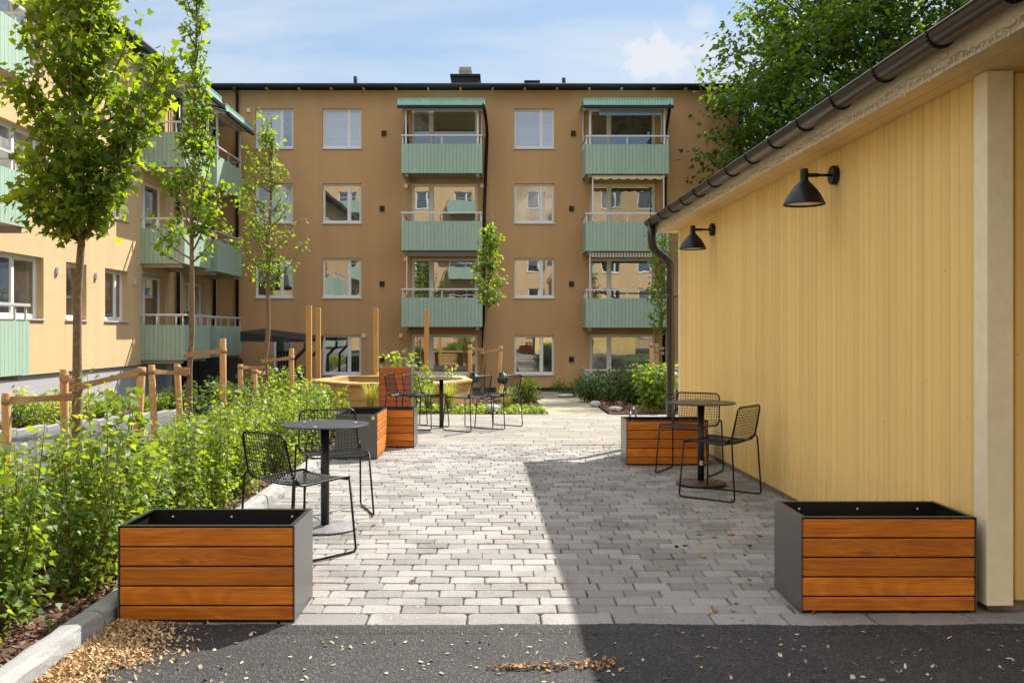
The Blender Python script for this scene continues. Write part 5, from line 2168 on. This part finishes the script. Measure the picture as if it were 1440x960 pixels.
boulder(865.5, 575, 16.3, .27, .10, 'largest pale flat boulder, nearest the slab paving at the right path edge', 1)
boulder(837, 563, 18.6, .24, .12, 'rounded grey boulder midway along the right path edge', 2)
boulder(795, 553, 25.5, .5, .10, 'farthest pale flat boulder by the green terrace screen', 3)
boulder(693, 577, 15.6, .28, .16, 'pale boulder in the ground cover behind the far right chairs', 4)


def hoop_rack():
    Y = 13.9
    x = WX(895, Y)
    t = thing('bike_hoops', 'small grey metal hoops standing behind the shaded planter', 'bike rack', (x, Y, 0), base=(x, Y, 0))
    for k in (0, 1):
        mb = MB()
        xx = x + k * .04 - .06; yy = Y + k * .2
        mb.tube([(xx - .045, yy, -.02), (xx - .045, yy, .12)] + [(xx + .045 * -math.cos(math.pi * i / 8) , yy, .12 + .06 * math.sin(math.pi * i / 8)) for i in range(9)] + [(xx + .045, yy, .12), (xx + .045, yy, -.02)], .010, 7)
        mb.build('hoop', M['planter_steel'], t)


hoop_rack()


def entrance_canopy():
    Y = 28.6
    X = lambda px: WX(px, Y)
    Z = lambda py: WZ(py, Y)
    t = thing('entrance_canopy', 'black slanted flat roof on bent posts over the corner entrance', 'canopy', (X(385), Y, gz(-6, Y)), base=(X(385), Y, gz(-6, Y)))
    mb = MB()
    a, b = X(338), X(431)
    mb.add([(a, Y, Z(466)), (b, Y, Z(477.5)), (b, Y + 2.8, Z(477.5) + .1), (a, Y + 2.8, Z(466) + .1), (a, Y, Z(480)), (b, Y, Z(481)), (b, Y + 2.8, Z(481)), (a, Y + 2.8, Z(480))],
           [(0, 1, 2, 3), (7, 6, 5, 4), (4, 5, 1, 0), (5, 6, 2, 1), (6, 7, 3, 2), (7, 4, 0, 3)])
    mb.build('roof', M['blackwood'], t)
    for yy in (Y + .05, Y + 2.6):
        pm = MB()
        pm.tube([(X(429), yy, Z(482)), (X(428), yy, Z(491)), (X(414), yy, Z(505)), (X(413.5), yy, Z(512)), (X(413.5), yy, gz(-6, Y) - .05)], .05, 8)
        pm.build('post', M['black'], t)


entrance_canopy()


def black_fence(px0, px1, top, Y, label):
    x0, x1 = WX(px0, Y), WX(px1, Y)
    t = thing('board_fence', label, 'fence', ((x0 + x1) / 2, Y, gz(x0, Y)), base=((x0 + x1) / 2, Y, gz(x0, Y)))
    mb = MB(); x = x0
    while x < x1:
        mb.box(x + .006, x + .106, Y, Y + .025, gz(x, Y) - .05, WZ(top, Y)); x += .112
    mb.build('boards', M['blackwood'], t)
    rm = MB(); rm.box(x0, x1, Y + .027, Y + .07, WZ(top, Y) - .3, WZ(top, Y) - .2); rm.box(x0, x1, Y - .03, Y + .06, WZ(top, Y) + .002, WZ(top, Y) + .04)
    rm.build('rail', M['blackwood'], t)


black_fence(386, 432, 518, 26.5, 'black vertical board fence behind the leftmost pine post')
black_fence(255, 338, 505, 28.6, 'black board fence under the lowest left balconies')


def balcony_things():
    # a few pots and a folded parasol that the photo shows on balconies
    Y = YF - .9
    x, z = WX(571, Y), WZ(203, Y)
    mb = MB(); mb.lathe([(.03, -.75), (.09, -.7), (.11, -.2), (.08, .5), (.03, .75), (0, .78)], (x, Y, z + .1), 10)
    tag(mb.build('folded_parasol', simple('dark_green_cloth', (.012, .06, .05), .8)), 'folded dark green parasol on the top left far balcony', 'parasol')
    for x, y, z, lb in ((-8.95, 26.5, 1.83, 'small potted plant on the lowest left balcony ledge'), ):
        t = make_shrub('potted_plant', lb, 'plant', None, (x, y, z - .25), shrub_meshes(400, .35, .16, 8, 25, .06, OVAL, M['leaf_dark'], .3, .05))
        mb = MB(); mb.lathe([(0, -.2), (.10, -.2), (.13, .05), (.12, .05), (.11, 0), (0, 0)], n=14); mb.build('pot', M['pot'], t)
    t = None
    mb = MB()
    # bollard lamp behind the tall planter
    Yb = 15.6
    xb = WX(576.5, Yb)
    t = thing('bollard_lamp', 'black cylinder bollard lamp behind the tall reddish planter', 'lamp', (xb, Yb, gz(xb, Yb)), base=(xb, Yb, gz(xb, Yb)))
    mb.lathe([(.05, gz(xb, Yb)), (.05, WZ(524, Yb)), (0, WZ(524, Yb))], (xb, Yb, 0), 14); mb.build('post', M['black'], t)
    hm = MB(); hm.lathe([(.0, WZ(524, Yb) + .001), (.055, WZ(524, Yb) + .001), (.055, WZ(513, Yb)), (0, WZ(513, Yb))], (xb, Yb, 0), 14); hm.build('lamp_head', M['black'], t)


balcony_things()
